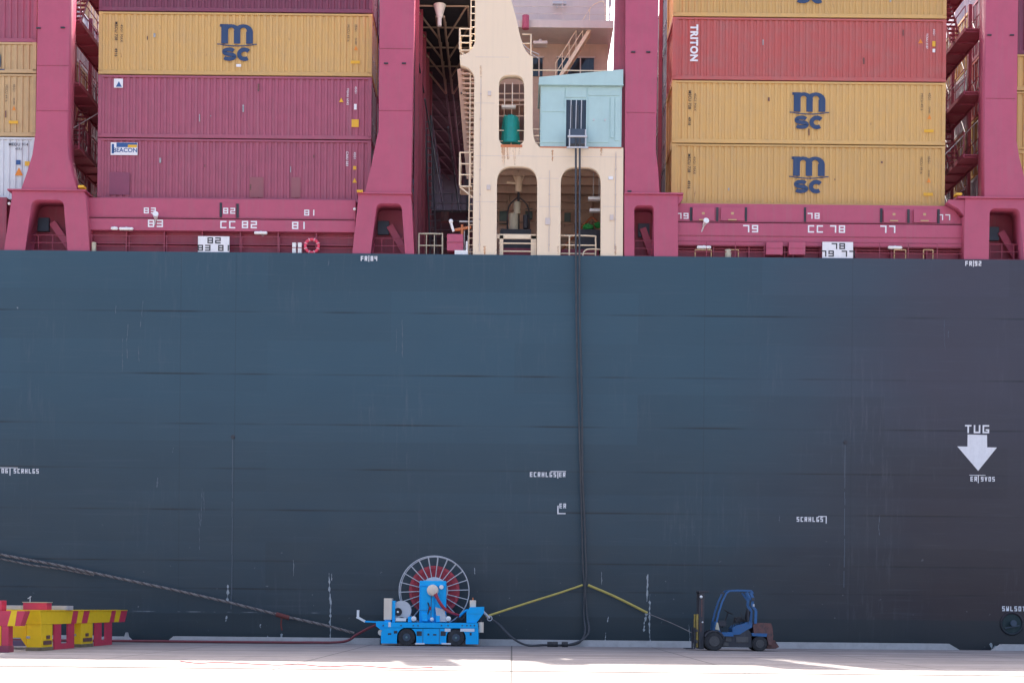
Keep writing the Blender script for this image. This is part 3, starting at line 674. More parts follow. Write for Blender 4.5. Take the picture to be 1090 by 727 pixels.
# life ring hung on the left girder
p = U(332, 262, .2); lr = empty('life_ring', 'round pink and white life ring hung on the red rail by bay 81', 'life ring', (p.x, .2, p.z))
MB().ring((p.x, .2, p.z), (0, 1, 0), .29, .065, 40, 10).build('ring_body', M['ringred'], lr, True)
for k in range(8):
    a = math.pi/8+k*math.pi/4
    MB().ring((p.x+.29*math.cos(a), .2, p.z+.29*math.sin(a)), (-math.sin(a), 0, math.cos(a)), .068, .018, 12, 6).build('band', M['palepink'], lr, True)

# ---- cream side frame of the superstructure
cream = M['cream']
def arcpx(cx, cy, r, a0, a1, n=8): return [(cx+r*math.cos(R(a0+(a1-a0)*i/n)), cy+r*math.sin(R(a0+(a1-a0)*i/n))) for i in range(n+1)]
YC = .16
outer = [(503.5, 273.2), (505, 90)] + [(505, 82), (503, 77), (499, 73), (495, 71), (490, 69.5), (489.5, 59), (494, 58.5), (499, 56), (503, 51), (505.8, 45), (506.3, 0), (544, 0), (549, 18), (553.5, 38), (556.5, 48), (560, 55), (563.5, 59), (567.2, 60.5),
         (567, 138), (568, 146), (570, 152), (574, 156.6), (663.5, 157.6), (663, 273.9)]
o_ = [(U(a, b_, YC).x, U(a, b_, YC).z) for a, b_ in outer]
for i, (a, b_) in enumerate(outer):
    if b_ == 0: o_[i] = (o_[i][0] + (.02 if a < 520 else -.55), ZT-2.3)
h1 = opening((531, 80), (558, 80), (531, 155), (558, 155), 11, YC, 9)
h2 = opening((529, 177), (572, 177.6), (528.5, 274.5), (571.5, 274.9), 17, YC)
h3 = opening((597, 177.8), (639.7, 178.2), (596.5, 275.2), (639.5, 275.6), 17, YC)
# openings run down to the rail: cut the outline instead of holes at the foot
def foot(h): return [q_ for q_ in h]
sf = empty('tmp', 'x', 'x'); bpy.data.objects.remove(sf)
zb = HT-.2
def bottomed(h):
    return [(x, max(z, zb+.0)) for x, z in h]
o_[0] = (o_[0][0], zb-.3); o_[-1] = (o_[-1][0], zb-.3)
frame = plate('side_frame', o_, [h1, bottomed(h2), bottomed(h3)], YC, YC+.45, cream, ship)
# plate edges doubling the openings
def outline(h, w_, y0, y1, m, parent, name='opening_rim'):
    b = MB(); n = len(h)
    pts = [Vector((x, (y0+y1)/2, z)) for x, z in h]
    b.tube(pts + [pts[0]], w_, 6, 1); return b.build(name, m, parent)
# deck levels of the superstructure behind the frame
ZD = U(620, 158, YC).z            # upper deck level
xl, xr = U(505, 160, YC).x, U(663, 160, YC).x
b = MB(); b.box(xl, YC+.45, ZD-.12, xr-.05, 14, ZD-.0)
for i in range(9): b.box(xl+.1, 1.2+i*1.35, ZD-.45, xr-.1, 1.28+i*1.35, ZD-.12)
for i in range(5): b.box(xl+.5+i*1.4, YC+.5, ZD-.32, xl+.56+i*1.4, 13.9, ZD-.12)
updeck = b.build('upper_deck', M['buff'], ship)
MB().box(xl-.2, 7.4, 16.8, xr+.3, 7.6, ZD-.1).build('casing_wall', M['lbuff'], ship)
b = MB()
for i in range(5): b.box(xl+.4+i*1.45, 7.3, 16.9, xl+.48+i*1.45, 7.398, ZD-.5)
b.box(xl, 7.32, 19.2, xr, 7.396, 19.28)
b.build('wall_stiffener', M['lbuff'], ship)
b = MB(); b.bar((U(600, 240, 5).x, 6.6, 17.2), (U(616, 205, 5).x, 6.6, 19.9), .06, .2)
for i in range(9): q_ = Vector((U(600, 240, 5).x, 6.6, 17.2)).lerp(Vector((U(616, 205, 5).x, 6.6, 19.9)), i/8); b.box(q_.x-.14, 6.2, q_.z-.02, q_.x+.14, 6.6, q_.z+.02)
b.build('inner_stair', M['lbuff'], ship)
for (px, py, w_, h_) in ((563, 228, .35, .5), (536, 232, .4, .6), (604, 232, .3, .45)):
    p = U(px, py, 7.2); MB().box(p.x-w_/2, 7.1, p.z-h_/2, p.x+w_/2, 7.3, p.z+h_/2, .02).build('wall_box', M['greyteal'], ship)
MB().box(xr-.02, 3.2, 16.8, xr+.12, 9.5, ZD-.13).build('side_bulkhead', M['buff'], ship)
MB().box(xl-.1, 6.2, 16.8, xl+.03, 9.5, ZD-.13).build('side_bulkhead', M['buff'], ship)
# clutter under the deck: posts, pipes, winch, rails
b = MB(); p = U(552, 205, 3); b.cyl((p.x, 3, p.z), (p.x, 3, p.z+1.2), .16, 12).cyl((p.x-.55, 3, p.z+.45), (p.x, 3, p.z+.4), .06, 8).cyl((p.x, 3, p.z+.2), (p.x-.65, 3, p.z+1.75), .04, 8).cyl((p.x, 3, p.z+.2), (p.x+.65, 3, p.z+1.75), .04, 8)
b.build('mast_fitting', cream, ship, True)
b = MB(); b.cyl((p.x, 3, p.z-1.8), (p.x, 3, p.z), .06, 10)
for s_ in (-1, 1): b.tube([(p.x, 3, p.z-.2), (p.x+s_*.45, 3, p.z-.7), (p.x+s_*.5, 3, p.z-1.8)], .035, 6)
b.build('hose_stand', M['dark'], ship)
w0 = U(549, 240, 2.6); win = MB().cyl((w0.x-.1, 2.6, w0.z-.25), (w0.x-.1, 2.6, w0.z+.5), .22, 16).cyl((w0.x+.05, 2.6, w0.z+.5), (w0.x+.05, 2.6, w0.z+1.05), .16, 12).build('winch', M['beige'], ship, True)
MB().box(w0.x-.7, 2.3, 16.85, w0.x+.7, 3.1, w0.z-.25, .02).cyl((w0.x+.45, 2.4, w0.z-.2), (w0.x+.45, 2.4, w0.z+.4), .12, 12).build('winch_bed', M['dark'], win)
MB().box(U(531, 260, 1.2).x, 1.9, 16.85, U(566, 260, 1.2).x, 2.4, 17.85, .03).build('pipe_rack', rosed, ship)
MB().box(U(598, 260, 1.2).x, 2.2, 16.85, U(639, 260, 1.2).x, 2.9, 17.9, .03).build('pipe_rack', rosed, ship)
b = MB()
for px in (541, 563, 604, 630, 633): p = U(px, 200, 6); b.cyl((p.x, 6+(px % 5)*.4, 16.9), (p.x, 6+(px % 5)*.4, ZD-.1), .045, 8)
for z in (20.9, 20.3, 19.5): b.cyl((xl+.3, 5.5+z*.05, z), (xr-.3, 5.5+z*.05, z), .05, 8)
b.build('pipe', M['buff'], ship)
b = MB(); q1 = U(612, 235, 4)
b.tube([(q1.x-.7, 4, 18.2), (q1.x+.5, 4, 19.6), (q1.x+.9, 4, 19.8), (q1.x+1.3, 4, 19.0), (q1.x+1.35, 4, 17)], .05, 8); b.build('pipe', M['copper'], ship, True)
for (px, py, wpx) in ((633, 212, 14), (634, 224.5, 13)):
    p = U(px, py, 1.6); MB().box(p.x-S(wpx, 1.6)/2, 1.5, p.z-.05, p.x+S(wpx, 1.6)/2, 1.8, p.z+.08, .02).build('strip_lamp', M['lampwhite'], ship)
b = MB(); p = U(634, 212, 1.6); b.cyl((p.x-.1, 1.65, p.z), (p.x-.1, 1.65, ZD-.1), .02, 6).cyl((p.x+.15, 1.65, p.z), (p.x+.15, 1.65, ZD-.1), .02, 6); b.build('lamp_hanger', M['galv'], ship)
# rails in the openings
p0, p1 = U(529, 250.5, .6), U(571, 251, .6)
MB().box(p0.x, .62, p0.z-.14, p1.x, .74, p0.z+.06).box(p0.x+.12, .62, 16.9, p0.x+.28, .74, p0.z).box(p1.x-.24, .62, 16.9, p1.x-.0, .74, p0.z).build('fairlead_frame', cream, ship)
b = MB()
for py in (259, 267.5): a = U(531, py, .7); c = U(570, py, .7); b.cyl((a.x, .7, a.z), (c.x, .7, a.z), .035, 8)
b.build('rail', cream, ship)
b = MB(); A = U(597, 251, .6); C_ = U(634, 251, .6)
b.tube([(A.x, .6, A.z), (C_.x-.15, .6, A.z), (C_.x, .6, A.z-.15), (C_.x, .6, 17.0)], .035, 8, 4)
for py in (261, 270): z = U(600, py, .6).z; b.cyl((A.x, .6, z), (C_.x, .6, z), .03, 8)
x_ = U(606, 260, .6).x; b.cyl((x_, .6, 16.9), (x_, .6, A.z), .035, 8)
b.tube([(C_.x-.55, .5, 16.9), (C_.x-.55, .5, 17.25), (C_.x-.35, .5, 17.45), (C_.x+.25, .5, 17.45)], .03, 8, 4)
b.build('rail', cream, ship, True)
for i, (px, py, w_) in enumerate(((626, 241.5, .5), (637, 239, .42))):
    p = U(px, py, 2.4); o = MB().ball((0, 0, 0), w_/2, (1, .8, .65)); o = o.build('folded_net', M['lime']); 
    rnd = random.Random(i)
    for v in o.data.vertices: v.co *= rnd.uniform(.8, 1.15)
    o.location = (p.x, 2.5, p.z); tag(o, ('larger' if i == 0 else 'smaller')+' bright green net bundle in the right arch of the cream frame', 'net', 'green nets in the right arch')
MB().box(U(625, 246, 2.4).x-.3, 2.25, 17.85, U(640, 246, 2.4).x+.1, 2.8, U(630, 244, 2.4).z-.05, .02).build('net_shelf', M['dark'], ship)
# green tarpaulin bundle in the small upper opening
p = U(543.5, 139, .9); hgt = S(30, .9)
b = MB(); b.cyl((0, 0, 0), (0, 0, hgt), S(9.5, .9), 18, S(8, .9)); bmesh.ops.subdivide_edges(b.bm, edges=b.bm.edges[:], cuts=4, use_grid_fill=True)
rnd = random.Random(5)
for v in b.bm.verts:
    a = math.atan2(v.co.y, v.co.x); v.co.x *= 1+.07*math.sin(7*a)+rnd.uniform(-.06, .06)+.05*math.sin(v.co.z*9); v.co.y *= 1+.07*math.cos(6*a)
    if v.co.z > hgt*.9: v.co.z -= rnd.uniform(0, .1)
g_ = b.build('tarpaulin_bundle', M['green'], None, True); g_.location = (p.x, .95, U(543.5, 154, .95).z); tag(g_, 'teal green tarpaulin bundle standing in the small upper opening of the cream frame', 'bundle')
# rust under the small opening
def rust_run(px, y0, y1, w_, sd):
    rnd = random.Random(sd); b = MB(); n = 14; L_ = []; 
    for i in range(n+1):
        t = i/n; a = U(px-w_/2*(1-t*.6)+rnd.uniform(-.5, .5), y0+(y1-y0)*t, YC); c = U(px+w_/2*(1-t*.6)+rnd.uniform(-.5, .5), y0+(y1-y0)*t, YC); L_.append((a, c))
    for i in range(n):
        b.bm.faces.new([b.bm.verts.new((q_.x, YC-.004, q_.z)) for q_ in (L_[i][0], L_[i][1], L_[i+1][1], L_[i+1][0])])
    m = bpy.data.materials.get('rust_run') 
    if not m:
        m = mat('rust_run', (0.62, 0.30, 0.12), .7, grime=.5, gcol=(.7, .5, .34), scale=5, streak=.3, obj=False)
        n_ = m.node_tree; bb = n_.nodes['Principled BSDF']
        g = n_.nodes.new('ShaderNodeNewGeometry'); mp = n_.nodes.new('ShaderNodeMapping'); mp.inputs['Scale'].default_value = (6, 1, .5); t = n_.nodes.new('ShaderNodeTexNoise'); t.inputs['Scale'].default_value = 1.5; t.inputs['Detail'].default_value = 5
        r = n_.nodes.new('ShaderNodeMapRange'); r.inputs[1].default_value = .35; r.inputs[2].default_value = .7; r.inputs[4].default_value = .75
        n_.links.new(g.outputs['Position'], mp.inputs[0]); n_.links.new(mp.outputs[0], t.inputs[0]); n_.links.new(t.outputs[0], r.inputs[0]); n_.links.new(r.outputs[0], bb.inputs['Alpha'])
    b.build('rust_streak', m, frame)
rust_run(536, 156, 178, 5, 1); rust_run(541, 156, 170, 5, 2); rust_run(547.5, 156, 176, 4, 3); rust_run(552, 156, 166, 3, 4)
MB().box(U(533, 155, YC).x, YC-.01, U(533, 157, YC).z, U(556, 155, YC).x, YC-.002, U(533, 154.6, YC).z+.02).build('rust_streak', M['copper'], frame)
for (x0, x1, y_) in ((506, 663, 166), (506, 528, 110), (506, 528, 215), (573, 596, 220), (641, 662, 220), (506, 543, 61), (573, 596, 190)):
    a, c = U(x0, y_, YC), U(x1, y_, YC); MB().box(a.x+.02, YC-.005, a.z-.008, c.x-.05, YC+.01, a.z+.008).build('weld_seam', M['house'], frame)

b = MB()
for (x, y0_, y1_) in ((512, 84, 268), (585, 182, 268), (655.5, 162, 268)):
    a, c = U(x, y0_, YC), U(x, y1_, YC); b.cyl((a.x, YC-.03, c.z), (a.x, YC-.03, a.z), .016, 6)
    z_ = c.z+.3
    while z_ < a.z: b.box(a.x-.04, YC-.05, z_-.015, a.x+.04, YC+.002, z_+.015); z_ += 1.1
    b.build('conduit', M['house'], frame); b = MB()
for (x, y, w_, h_, m_) in ((520, 200, .16, .22, 'house'), (650, 190, .2, .14, 'white_paint'), (583, 236, .22, .3, 'house'), (521, 100, .14, .2, 'house'), (651, 232, .16, .24, 'house')):
    p = U(x, y, YC); MB().box(p.x-w_/2, YC-.06, p.z-h_/2, p.x+w_/2, YC-.001, p.z+h_/2, .01).build('small_box', M[m_], frame)
rust_run(516, 262, 271, 2.5, 8); rust_run(588, 160, 172, 2, 9); rust_run(655, 262, 272, 3, 10); rust_run(640, 158, 166, 2.5, 11); rust_run(512, 70, 84, 2, 12); rust_run(594, 262, 271, 2, 13)
# upper house behind: walls, walkways, stairs
YH = 7.0
hx0, hx1 = U(520, 20, YH).x, U(645.5, 15, YH).x
zdk = U(600, 37, YH).z                       # next deck up
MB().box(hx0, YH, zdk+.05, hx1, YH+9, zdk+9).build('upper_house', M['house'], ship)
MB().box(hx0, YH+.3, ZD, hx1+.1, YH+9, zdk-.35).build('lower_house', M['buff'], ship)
MB().box(hx0, YH-1.6, zdk-.35, hx1+.25, YH+9, zdk+.02, .02).build('bridge_deck', M['house'], ship)
for (x0, x1) in ((560, 577.5), (593.5, 632)):
    a, c = U(x0, 62.5, YH+.3), U(x1, 76.5, YH+.3)
    o = MB().box(a.x, YH+.24, c.z-.25, c.x, YH+.29, a.z).build('house_window', M['glass'], ship)
    MB().box(a.x-.06, YH+.2, a.z, c.x+.06, YH+.3, a.z+.08).box((a.x+c.x)/2+.2, YH+.2, c.z-.25, (a.x+c.x)/2+.26, YH+.295, a.z-.005).build('window_frame', M['house'], o)
railing([(hx0, YH-1.5, zdk), (hx1+.2, YH-1.5, zdk)], 1.05, 3, 1.3, .02, M['house'], ship)
a, c = U(524, 90, YH+.2), U(562, 160, YH+.2)
MB().box(a.x, YH+.18, ZD+.02, c.x, YH+.29, a.z).build('recess_shade_panel', M['deepbrown'], ship)  # dark panel added on the house wall to darken the opening in front
b = MB()
for py in (100, 112, 124): a, c = U(530, py, 4.5), U(560, py, 4.5); b.cyl((a.x, 4.5, a.z), (c.x, 4.5, c.z), .035, 6)
for px in (537, 545, 553): a = U(px, 88, 4.6); b.cyl((a.x, 4.6, ZD), (a.x, 4.6, a.z), .02, 6)
b.box(U(528, 107, 5).x, 4.8, U(528, 107, 5).z-.1, U(562, 107, 5).x, 6.8, U(528, 107, 5).z)
b.build('inner_rail', M['buff'], ship)
a = U(543, 114.5, 2); MB().box(a.x-.38, 1.9, a.z-.05, a.x+.25, 2.15, a.z+.07, .02).cyl((a.x-.25, 2, a.z), (a.x-.25, 2, a.z+1.1), .018, 6).cyl((a.x+.1, 2, a.z), (a.x+.1, 2, a.z+1.1), .018, 6).build('strip_lamp', M['lampwhite'], ship)
b = MB(); s0 = U(591, 80, YH-.9); s1 = U(627, 36, YH-.9)
for yy in (YH-1.3, YH-.6):
    b.bar((s0.x, yy, s0.z-.6), (s1.x, yy, s1.z), .05, .16)
for i in range(16): t = (i+.5)/16; q_ = Vector((s0.x, 0, s0.z-.6)).lerp(Vector((s1.x, 0, s1.z)), t); b.box(q_.x-.11, YH-1.3, q_.z-.015, q_.x+.11, YH-.6, q_.z+.015)
b.build('stairway', cream, ship)
b = MB()
for yy in (YH-1.3,):
    for h in (.5, 1.0): b.cyl((s0.x, yy, s0.z-.6+h), (s1.x, yy, s1.z+h), .022, 6)
    for i in range(6): q_ = Vector((s0.x, yy, s0.z-.6)).lerp(Vector((s1.x, yy, s1.z)), i/5); b.cyl(q_, q_+Vector((0, 0, 1)), .02, 6)
b.tube([(s1.x, YH-1.35, s1.z+1.0), (s1.x+.3, YH-1.35, s1.z+1.25), (s1.x+.7, YH-1.35, s1.z+1.25), (s1.x+.75, YH-1.35, s1.z)], .022, 6, 4)
b.build('stair_rail', cream, ship)
p = U(595.5, 5.5, YH-.1); o = MB().box(p.x-.33, YH-.35, p.z-.05, p.x+.33, YH-.12, p.z+.06, .01).build('wall_lamp', M['galv'], ship); MB().cyl((p.x-.12, YH-.2, p.z-.02), (p.x-.12, YH-.2, p.z-.2), .04, 8).cyl((p.x+.12, YH-.2, p.z-.02), (p.x+.12, YH-.2, p.z-.2), .04, 8).build('lamp_foot', M['galv'], o)
p = U(575, 47, YH-1.2); MB().box(p.x-.34, YH-1.4, p.z-.07, p.x+.34, YH-.9, p.z+.07, .02).ball((p.x, YH-1.1, p.z+.16), .11).build('deck_lamp', M['house'], ship)
p = U(559.5, 24, 5.2); MB().cyl((p.x, 5.2, p.z-.32), (p.x, 5.2, p.z+.3), .17, 14).build('life_raft_case', rose, ship, True)
b = MB(); a, c = U(545, 6, 3), U(575, 37, 3); b.tube([(a.x, 5.3, a.z), ((a.x+c.x)/2, 5.3, (a.z+c.z)/2-.3), (c.x, 5.3, c.z)], .025, 6, 5); b.tube([(a.x, 5.3, a.z-.7), (c.x, 5.3, c.z-.2)], .02, 6, 1); b.build('stay_wire', M['galv'], ship)
p = U(647, 22, YH); MB().cyl((p.x, YH-1.4, zdk), (p.x, YH-1.4, p.z+.3), .04, 8).cyl((p.x, YH-1.4, p.z+.1), (p.x, YH-1.4, p.z+.35), .08, 8).build('rail_lamp', M['galv'], ship)
# railing on the upper deck around the frame
a, c = U(567, 138, .5), U(576, 138, .5)
railing([(a.x, .4, ZD), (c.x, .4, ZD)], .9, 3, .5, .02, cream, ship); railing([(U(530, 150, .5).x, .75, ZD), (U(558, 150, .5).x, .75, ZD)], .95, 2, .5, .022, cream, ship)
a = U(556, 38, .6); b = MB(); b.tube([(a.x, .5, a.z), (a.x+.38, .5, a.z), (a.x+.38, .5, a.z-.9)], .035, 8, 1); b.tube([(a.x, .5, a.z-.4), (a.x+.38, .5, a.z-.4)], .025, 8, 1); b.build('rail', cream, ship, True)
b = MB(); a = U(566, 75, 2.5); b.cyl((a.x, 2.5, a.z), (a.x+4.6, 2.5, a.z), .025, 6).cyl((a.x, 2.5, ZD), (a.x, 2.5, a.z+.4), .03, 6); 
for i in range(7): b.cyl((a.x+i*.12, 2.6, ZD+1+i*.2), (a.x+.5+i*.12, 2.6, ZD+1+i*.2), .018, 6)
b.build('rail', cream, ship)

# ---- pale turquoise cabin on the upper deck
cab = bpy.data.objects.new('shore_power_cabin', None)
ca0, ca1 = U(575, 150, .2).x, U(661.5, 150, .2).x; cz1 = U(600, 91, .2).z; cz0 = ZD+.06; CY0, CY1 = .18, 2.9
cab = MB().box(ca0, CY0+.06, cz0, ca1, CY1, cz1).build('shore_power_cabin', M['teal'], ship)
tl, tr = U(575, 82.5, .1), U(661.5, 74.3, .1)
MB().prism([(ca0-.08, cz1-.02), (ca1+.04, cz1-.02), (ca1+.04, tr.z), (ca0-.08, tl.z)], CY0-.10, CY1+.15).build('cabin_roof', M['teal'], cab)
MB().box(ca0-.1, CY0-.12, cz1-.035, ca1+.06, CY0+.05, cz1+.02).build('roof_gutter', M['teal'], cab)
# door opening with hanging cables, and panels
d0, d1, dz1 = U(602, 150, .2).x, U(624, 150, .2).x, U(610, 106.5, .2).z
MB().box(d0, CY0+.045, cz0+.02, d1, CY0+.058, dz1).build('cabin_opening', M['glass'], cab)
b = MB()
for xx in (d0+.2, d0+.43, d0+.66): b.cyl((xx, CY0+.02, cz0+.05), (xx+.03, CY0+.02, dz1-.02), .022, 8)
b.build('hanging_cable', M['galv'], cab, True)
b = MB()
for xx in (d0+.30, d0+.55): b.cyl((xx, CY0+.01, cz0+.05), (xx-.02, CY0+.01, dz1-.25), .04, 8)
b.build('hanging_cable', M['cable'], cab, True)
b = MB()
for (x0, y0, x1, y1) in ((577, 93, 601, 119), (577, 121, 601, 152), (626, 93, 660, 102), (626, 104, 648, 152), (650, 104, 653.5, 147), (655, 104, 660, 150), (602, 93, 624, 104)):
    a, c = U(x0, y0, .2), U(x1, y1, .2); b.box(a.x, CY0+.03, c.z, c.x, CY0+.059, a.z, .006)
b.build('cabin_panel', M['teal'], cab)
b = MB()
for (x, y) in ((632, 128), (644, 128), (600, 88.5), (623, 87)):
    p = U(x, y, .2); b.cyl((p.x, CY0-.0, p.z), (p.x, CY0+.04, p.z), .05, 10)
b.build('cabin_fitting', M['galv'], cab)
for xx in (d0-.02, d1+.02): MB().box(xx-.035, CY0-.0, cz0+.01, xx+.035, CY0+.044, dz1+.05).build('door_post', M['teal'], cab)
MB().box(ca0, YC-.005, ZD-.0, ca1, CY0+.3, cz0-.002).build('cabin_sill', M['copper'], cab)
# cable guide bracket below the door
p = U(613.5, 147, 0); x0, x1 = U(606, 147, -.1).x, U(623, 147, -.1).x
MB().box(x0, -.32, U(606, 155, -.1).z, x1, .14, U(606, 139, -.1).z, .02).build('cable_chute', M['midsteel'], cab)
b = MB(); z = U(606, 150, -.1).z
b.cyl((x0-.08, -.36, z+.1), (x1+.08, -.36, z+.1), .05, 10).box(x0-.12, -.42, z-.42, x1+.12, -.32, z-.36); b.cyl((x0, -.35, z-.4), (x0, -.35, z+.4), .03, 8).cyl((x1, -.35, z-.4), (x1, -.35, z+.4), .03, 8); b.build('cable_roller', M['galv'], cab, True)

# ---- tall gap left of the cream frame: cross-deck truss walkway seen from below
tx = -3.65
def truss(y0_, y1_, m):
    b = MB()
    for xx in (tx-.17, tx+.17): b.cyl((xx, y0_, 29.4), (xx, y1_, 29.4), .06, 8)
    y = y0_
    while y < y1_-1.5:
        for s_ in (-1, 1):
            b.cyl((tx+s_*.17, y+2.6, 29.4), (tx+s_*1.25, y, 29.9), .05, 8); b.cyl((tx+s_*.17, y+2.0, 29.4), (tx+s_*.17, y+2.0, 30), .035, 6)
        b.cyl((tx-1.3, y, 29.9), (tx+1.3, y, 29.9), .045, 8); y += 2.4
    for xx in (tx-1.3, tx+1.3): b.cyl((xx, y0_, 29.9), (xx, y1_, 29.9), .06, 8)
    b.build('truss_beam', m, ship)
truss(4.6, 14.2, mat('buff_truss_paint', (0.36, 0.28, 0.21), 0.6, grime=.4, obj=False)); truss(14.25, 36, mat('shaded_truss_navy', (0.055, 0.06, 0.075), 0.6, grime=.4, obj=False))  # far run coloured navy, the shade of the gap put into its paint
b = MB()
for k in range(22):
    py = 74+k*5.2; a = U(491+k*.42, py, 4.0); b.box(a.x, 3.9, a.z-.05, -1.2, 4.3, a.z+.03)
b.build('louvre_screen', M['buff'], ship)
b = MB(); a = U(490, 73, 4.0); c = U(500, 190, 4.0); b.bar((a.x, 4.1, a.z), (c.x, 4.1, c.z), .07, .3); b.build('screen_edge', M['buff'], ship)
p = U(468, 8, 4.5); MB().cyl((p.x, 4.5, p.z-.5), (p.x, 4.5, p.z+.1), .13, 10, .3).cyl((p.x, 4.5, p.z-.9), (p.x, 4.5, p.z-.45), .1, 10).build('hose_gantry', M['lampwhite'], ship, True)
MB().box(-6.45, 3.5, 30.0, -1.3, 40, 30.15).build('gangway_shade_floor', mat('shade_floor_dark_navy', (0.022, 0.026, 0.034), 0.7, grime=.5, obj=False), ship)  # walkway floor, widened to block the sun and coloured dark for shade
MB().box(-16, 30, 16.8, 4, 30.3, 31).build('aft_bulkhead', M['midsteel'], ship)
b = MB()
for (x, z) in ((-4.75, 28.9), (-4.6, 27.0), (-4.3, 25.3), (-3.2, 24.0), (-2.6, 25.6)): b.bar((x, 4, z), (x, 29.5, z), .06, .07)
for i in range(10):
    y = 4+2.6*i; b.box(-4.78, y, 17, -4.70, y+.1, 28.9)
    if i > 3: b.box(-2.7, y, 17, -2.62, y+.1, 25.6)
b.build('inner_frame', M['midsteel'], ship)
b = MB(); 
for i, z in enumerate((18.9, 20.9, 22.9)): b.box(-5.0, 10+2*i, z, -2.0, 29.6, z+.12)
b.build('inner_platform', M['dark'], ship)
for i, z in enumerate((18.9, 20.9, 22.9)): railing([(-4.4, 10+2*i, z), (-2.0, 10+2*i, z)], 1.0, 2, .5, .022, M['galvdark'], ship)
b = MB()
for sx in (-4.15, -3.85): b.bar((sx, 9, 17), (sx-.5, 9.5, 26.5), .05, .08)
for i in range(28): t = i/28; b.box(-4.15-.5*t, 9+.5*t, 17+9.5*t, -3.85-.5*t, 9.06+.5*t, 17.04+9.5*t)
b.build('long_ladder', M['galvdark'], ship)
p_ = [(-3.0, 8.5, 19.6), (-3.6, 9.5, 21.4), (-2.9, 12, 18.2)]
for q_ in p_: MB().box(q_[0]-.2, q_[1], q_[2]-.25, q_[0]+.2, q_[1]+.3, q_[2]+.25, .02).build('junction_box', M['rusty'], ship)
# vertical ladder and small platforms on the left edge of the frame
lx = U(500, 150, .5).x
b = MB()
for dx in (0, .2): b.cyl((lx+dx, .55, 17), (lx+dx, .55, 31), .028, 8)
z = 17.3
while z < 31: b.cyl((lx, .55, z), (lx+.2, .55, z), .018, 6); b.cyl((lx+.1, .55, z), (lx+.32, .55, z+.0), .012, 6); z += .3
b.build('vertical_ladder', cream, ship)
for (zz_py, hh) in ((56, 22), (200, 35)):
    a = U(489.5, zz_py, .8); c = U(503, zz_py, .8)
    o = MB().box(a.x, .5, a.z-.05, c.x, 1.7, a.z).build('ladder_platform', cream, ship)
    H = S(hh, .8)
    b = MB()
    for q_ in ((a.x, .5), (c.x-.1, .5), (a.x, 1.7)): b.cyl((q_[0], q_[1], a.z), (q_[0], q_[1], a.z+H), .035, 8)
    for k in (.33, .66, 1.0): b.cyl((a.x, .5, a.z+H*k), (c.x, .5, a.z+H*k), .03, 8); b.cyl((a.x, .5, a.z+H*k), (a.x, 1.7, a.z+H*k), .03, 8)
    b.bar((a.x, .6, a.z-.02), (c.x+.1, .6, a.z-.55), .06, .06)
    b.build('platform_rail', cream, o)
# deck fittings at the foot of the gap
a, c = U(446, 249, .5), U(471, 249, .5)
b = MB(); b.tube([(a.x, .5, 16.9), (a.x, .5, a.z-.1), (a.x+.1, .5, a.z), (c.x-.1, .5, a.z), (c.x, .5, a.z-.1), (c.x, .5, 16.9)], .035, 8, 2)
b.cyl((a.x, .5, 17.55), (c.x, .5, 17.55), .028, 8); xm = (a.x+c.x)/2
for xx in (a.x+.33, a.x+.68): b.cyl((xx, .5, 16.9), (xx, .5, a.z-.05), .022, 6)
b.build('gate_rail', M['beige'], ship, True)
a, c = U(476, 250, .45), U(493, 268, .45); o = MB().box(a.x, .3, c.z, c.x, .9, a.z, .03).build('valve_chest', rose, ship)
MB().box(a.x-.02, .28, (a.z+c.z)/2-.015, c.x+.02, .92, (a.z+c.z)/2+.015).build('chest_lid', rosed, o)
p = U(480, 237, .5); MB().cyl((p.x+.12, .5, p.z-.4), (p.x, .5, p.z), .06, 10).ball((p.x, .5, p.z+.05), .1).build('bell_lamp', M['lampwhite'], o, True)
p = U(487, 243, .6); MB().cyl((p.x-.2, .6, p.z-.1), (p.x+.6, .6, p.z+.05), .07, 10).cyl((p.x+.2, .6, p.z-.3), (p.x+.2, .6, p.z+.15), .06, 10).build('valve_pipe', M['copper'], o, True)
a, c = U(484, 268.5, .3), U(498, 271, .3); MB().box(a.x, .2, 16.9, c.x, .5, a.z+.06, .01).cyl((c.x-.05, .4, 16.95), (c.x-.05, .4, a.z+.5), .05, 8).build('mooring_chock', M['lampwhite'], ship)
b = MB(); 
for px, h in ((490, 20), (494, 33), (498, 28), (501, 14)): q_ = U(px, 270, .7); b.cyl((q_.x, .7, 16.9), (q_.x, .7, 16.9+S(h, .7)), .03, 8)
q_ = U(489, 236, .7); b.cyl((q_.x, .7, q_.z), (q_.x+.6, .7, q_.z), .035, 8); b.build('rail', M['galv'], ship, True)

# ------------------------------------------------------------------ shipping containers
CL, CW, CH = 12.19, 2.44, 2.765
def side_mesh(L_, H, y, sgn, m):
    """corrugated side wall as real folded sheet"""
    bm = bmesh.new(); z0, z1 = .17, H-.09; n = int(round((L_-.32)/.278)); p = (L_-.32)/n; xs = []
    for i in range(n):
        x = .16+i*p
        xs += [(x, 0), (x+.104, 0), (x+.134, 1), (x+.134+.108, 1)]
    xs.append((L_-.16, 0)); prev = None
    for x, d in xs:
        yy = y + sgn*(.010 + .046*d)
        a = bm.verts.new((x, yy, z0)); b_ = bm.verts.new((x, yy, z1))
        if prev: bm.faces.new((prev[0], a, b_, prev[1]))
        prev = (a, b_)
    bmesh.ops.recalc_face_normals(bm, faces=bm.faces)
    me = bpy.data.meshes.new('side_panel'); bm.to_mesh(me); bm.free(); me.materials.append(m); return me
MESH = {}
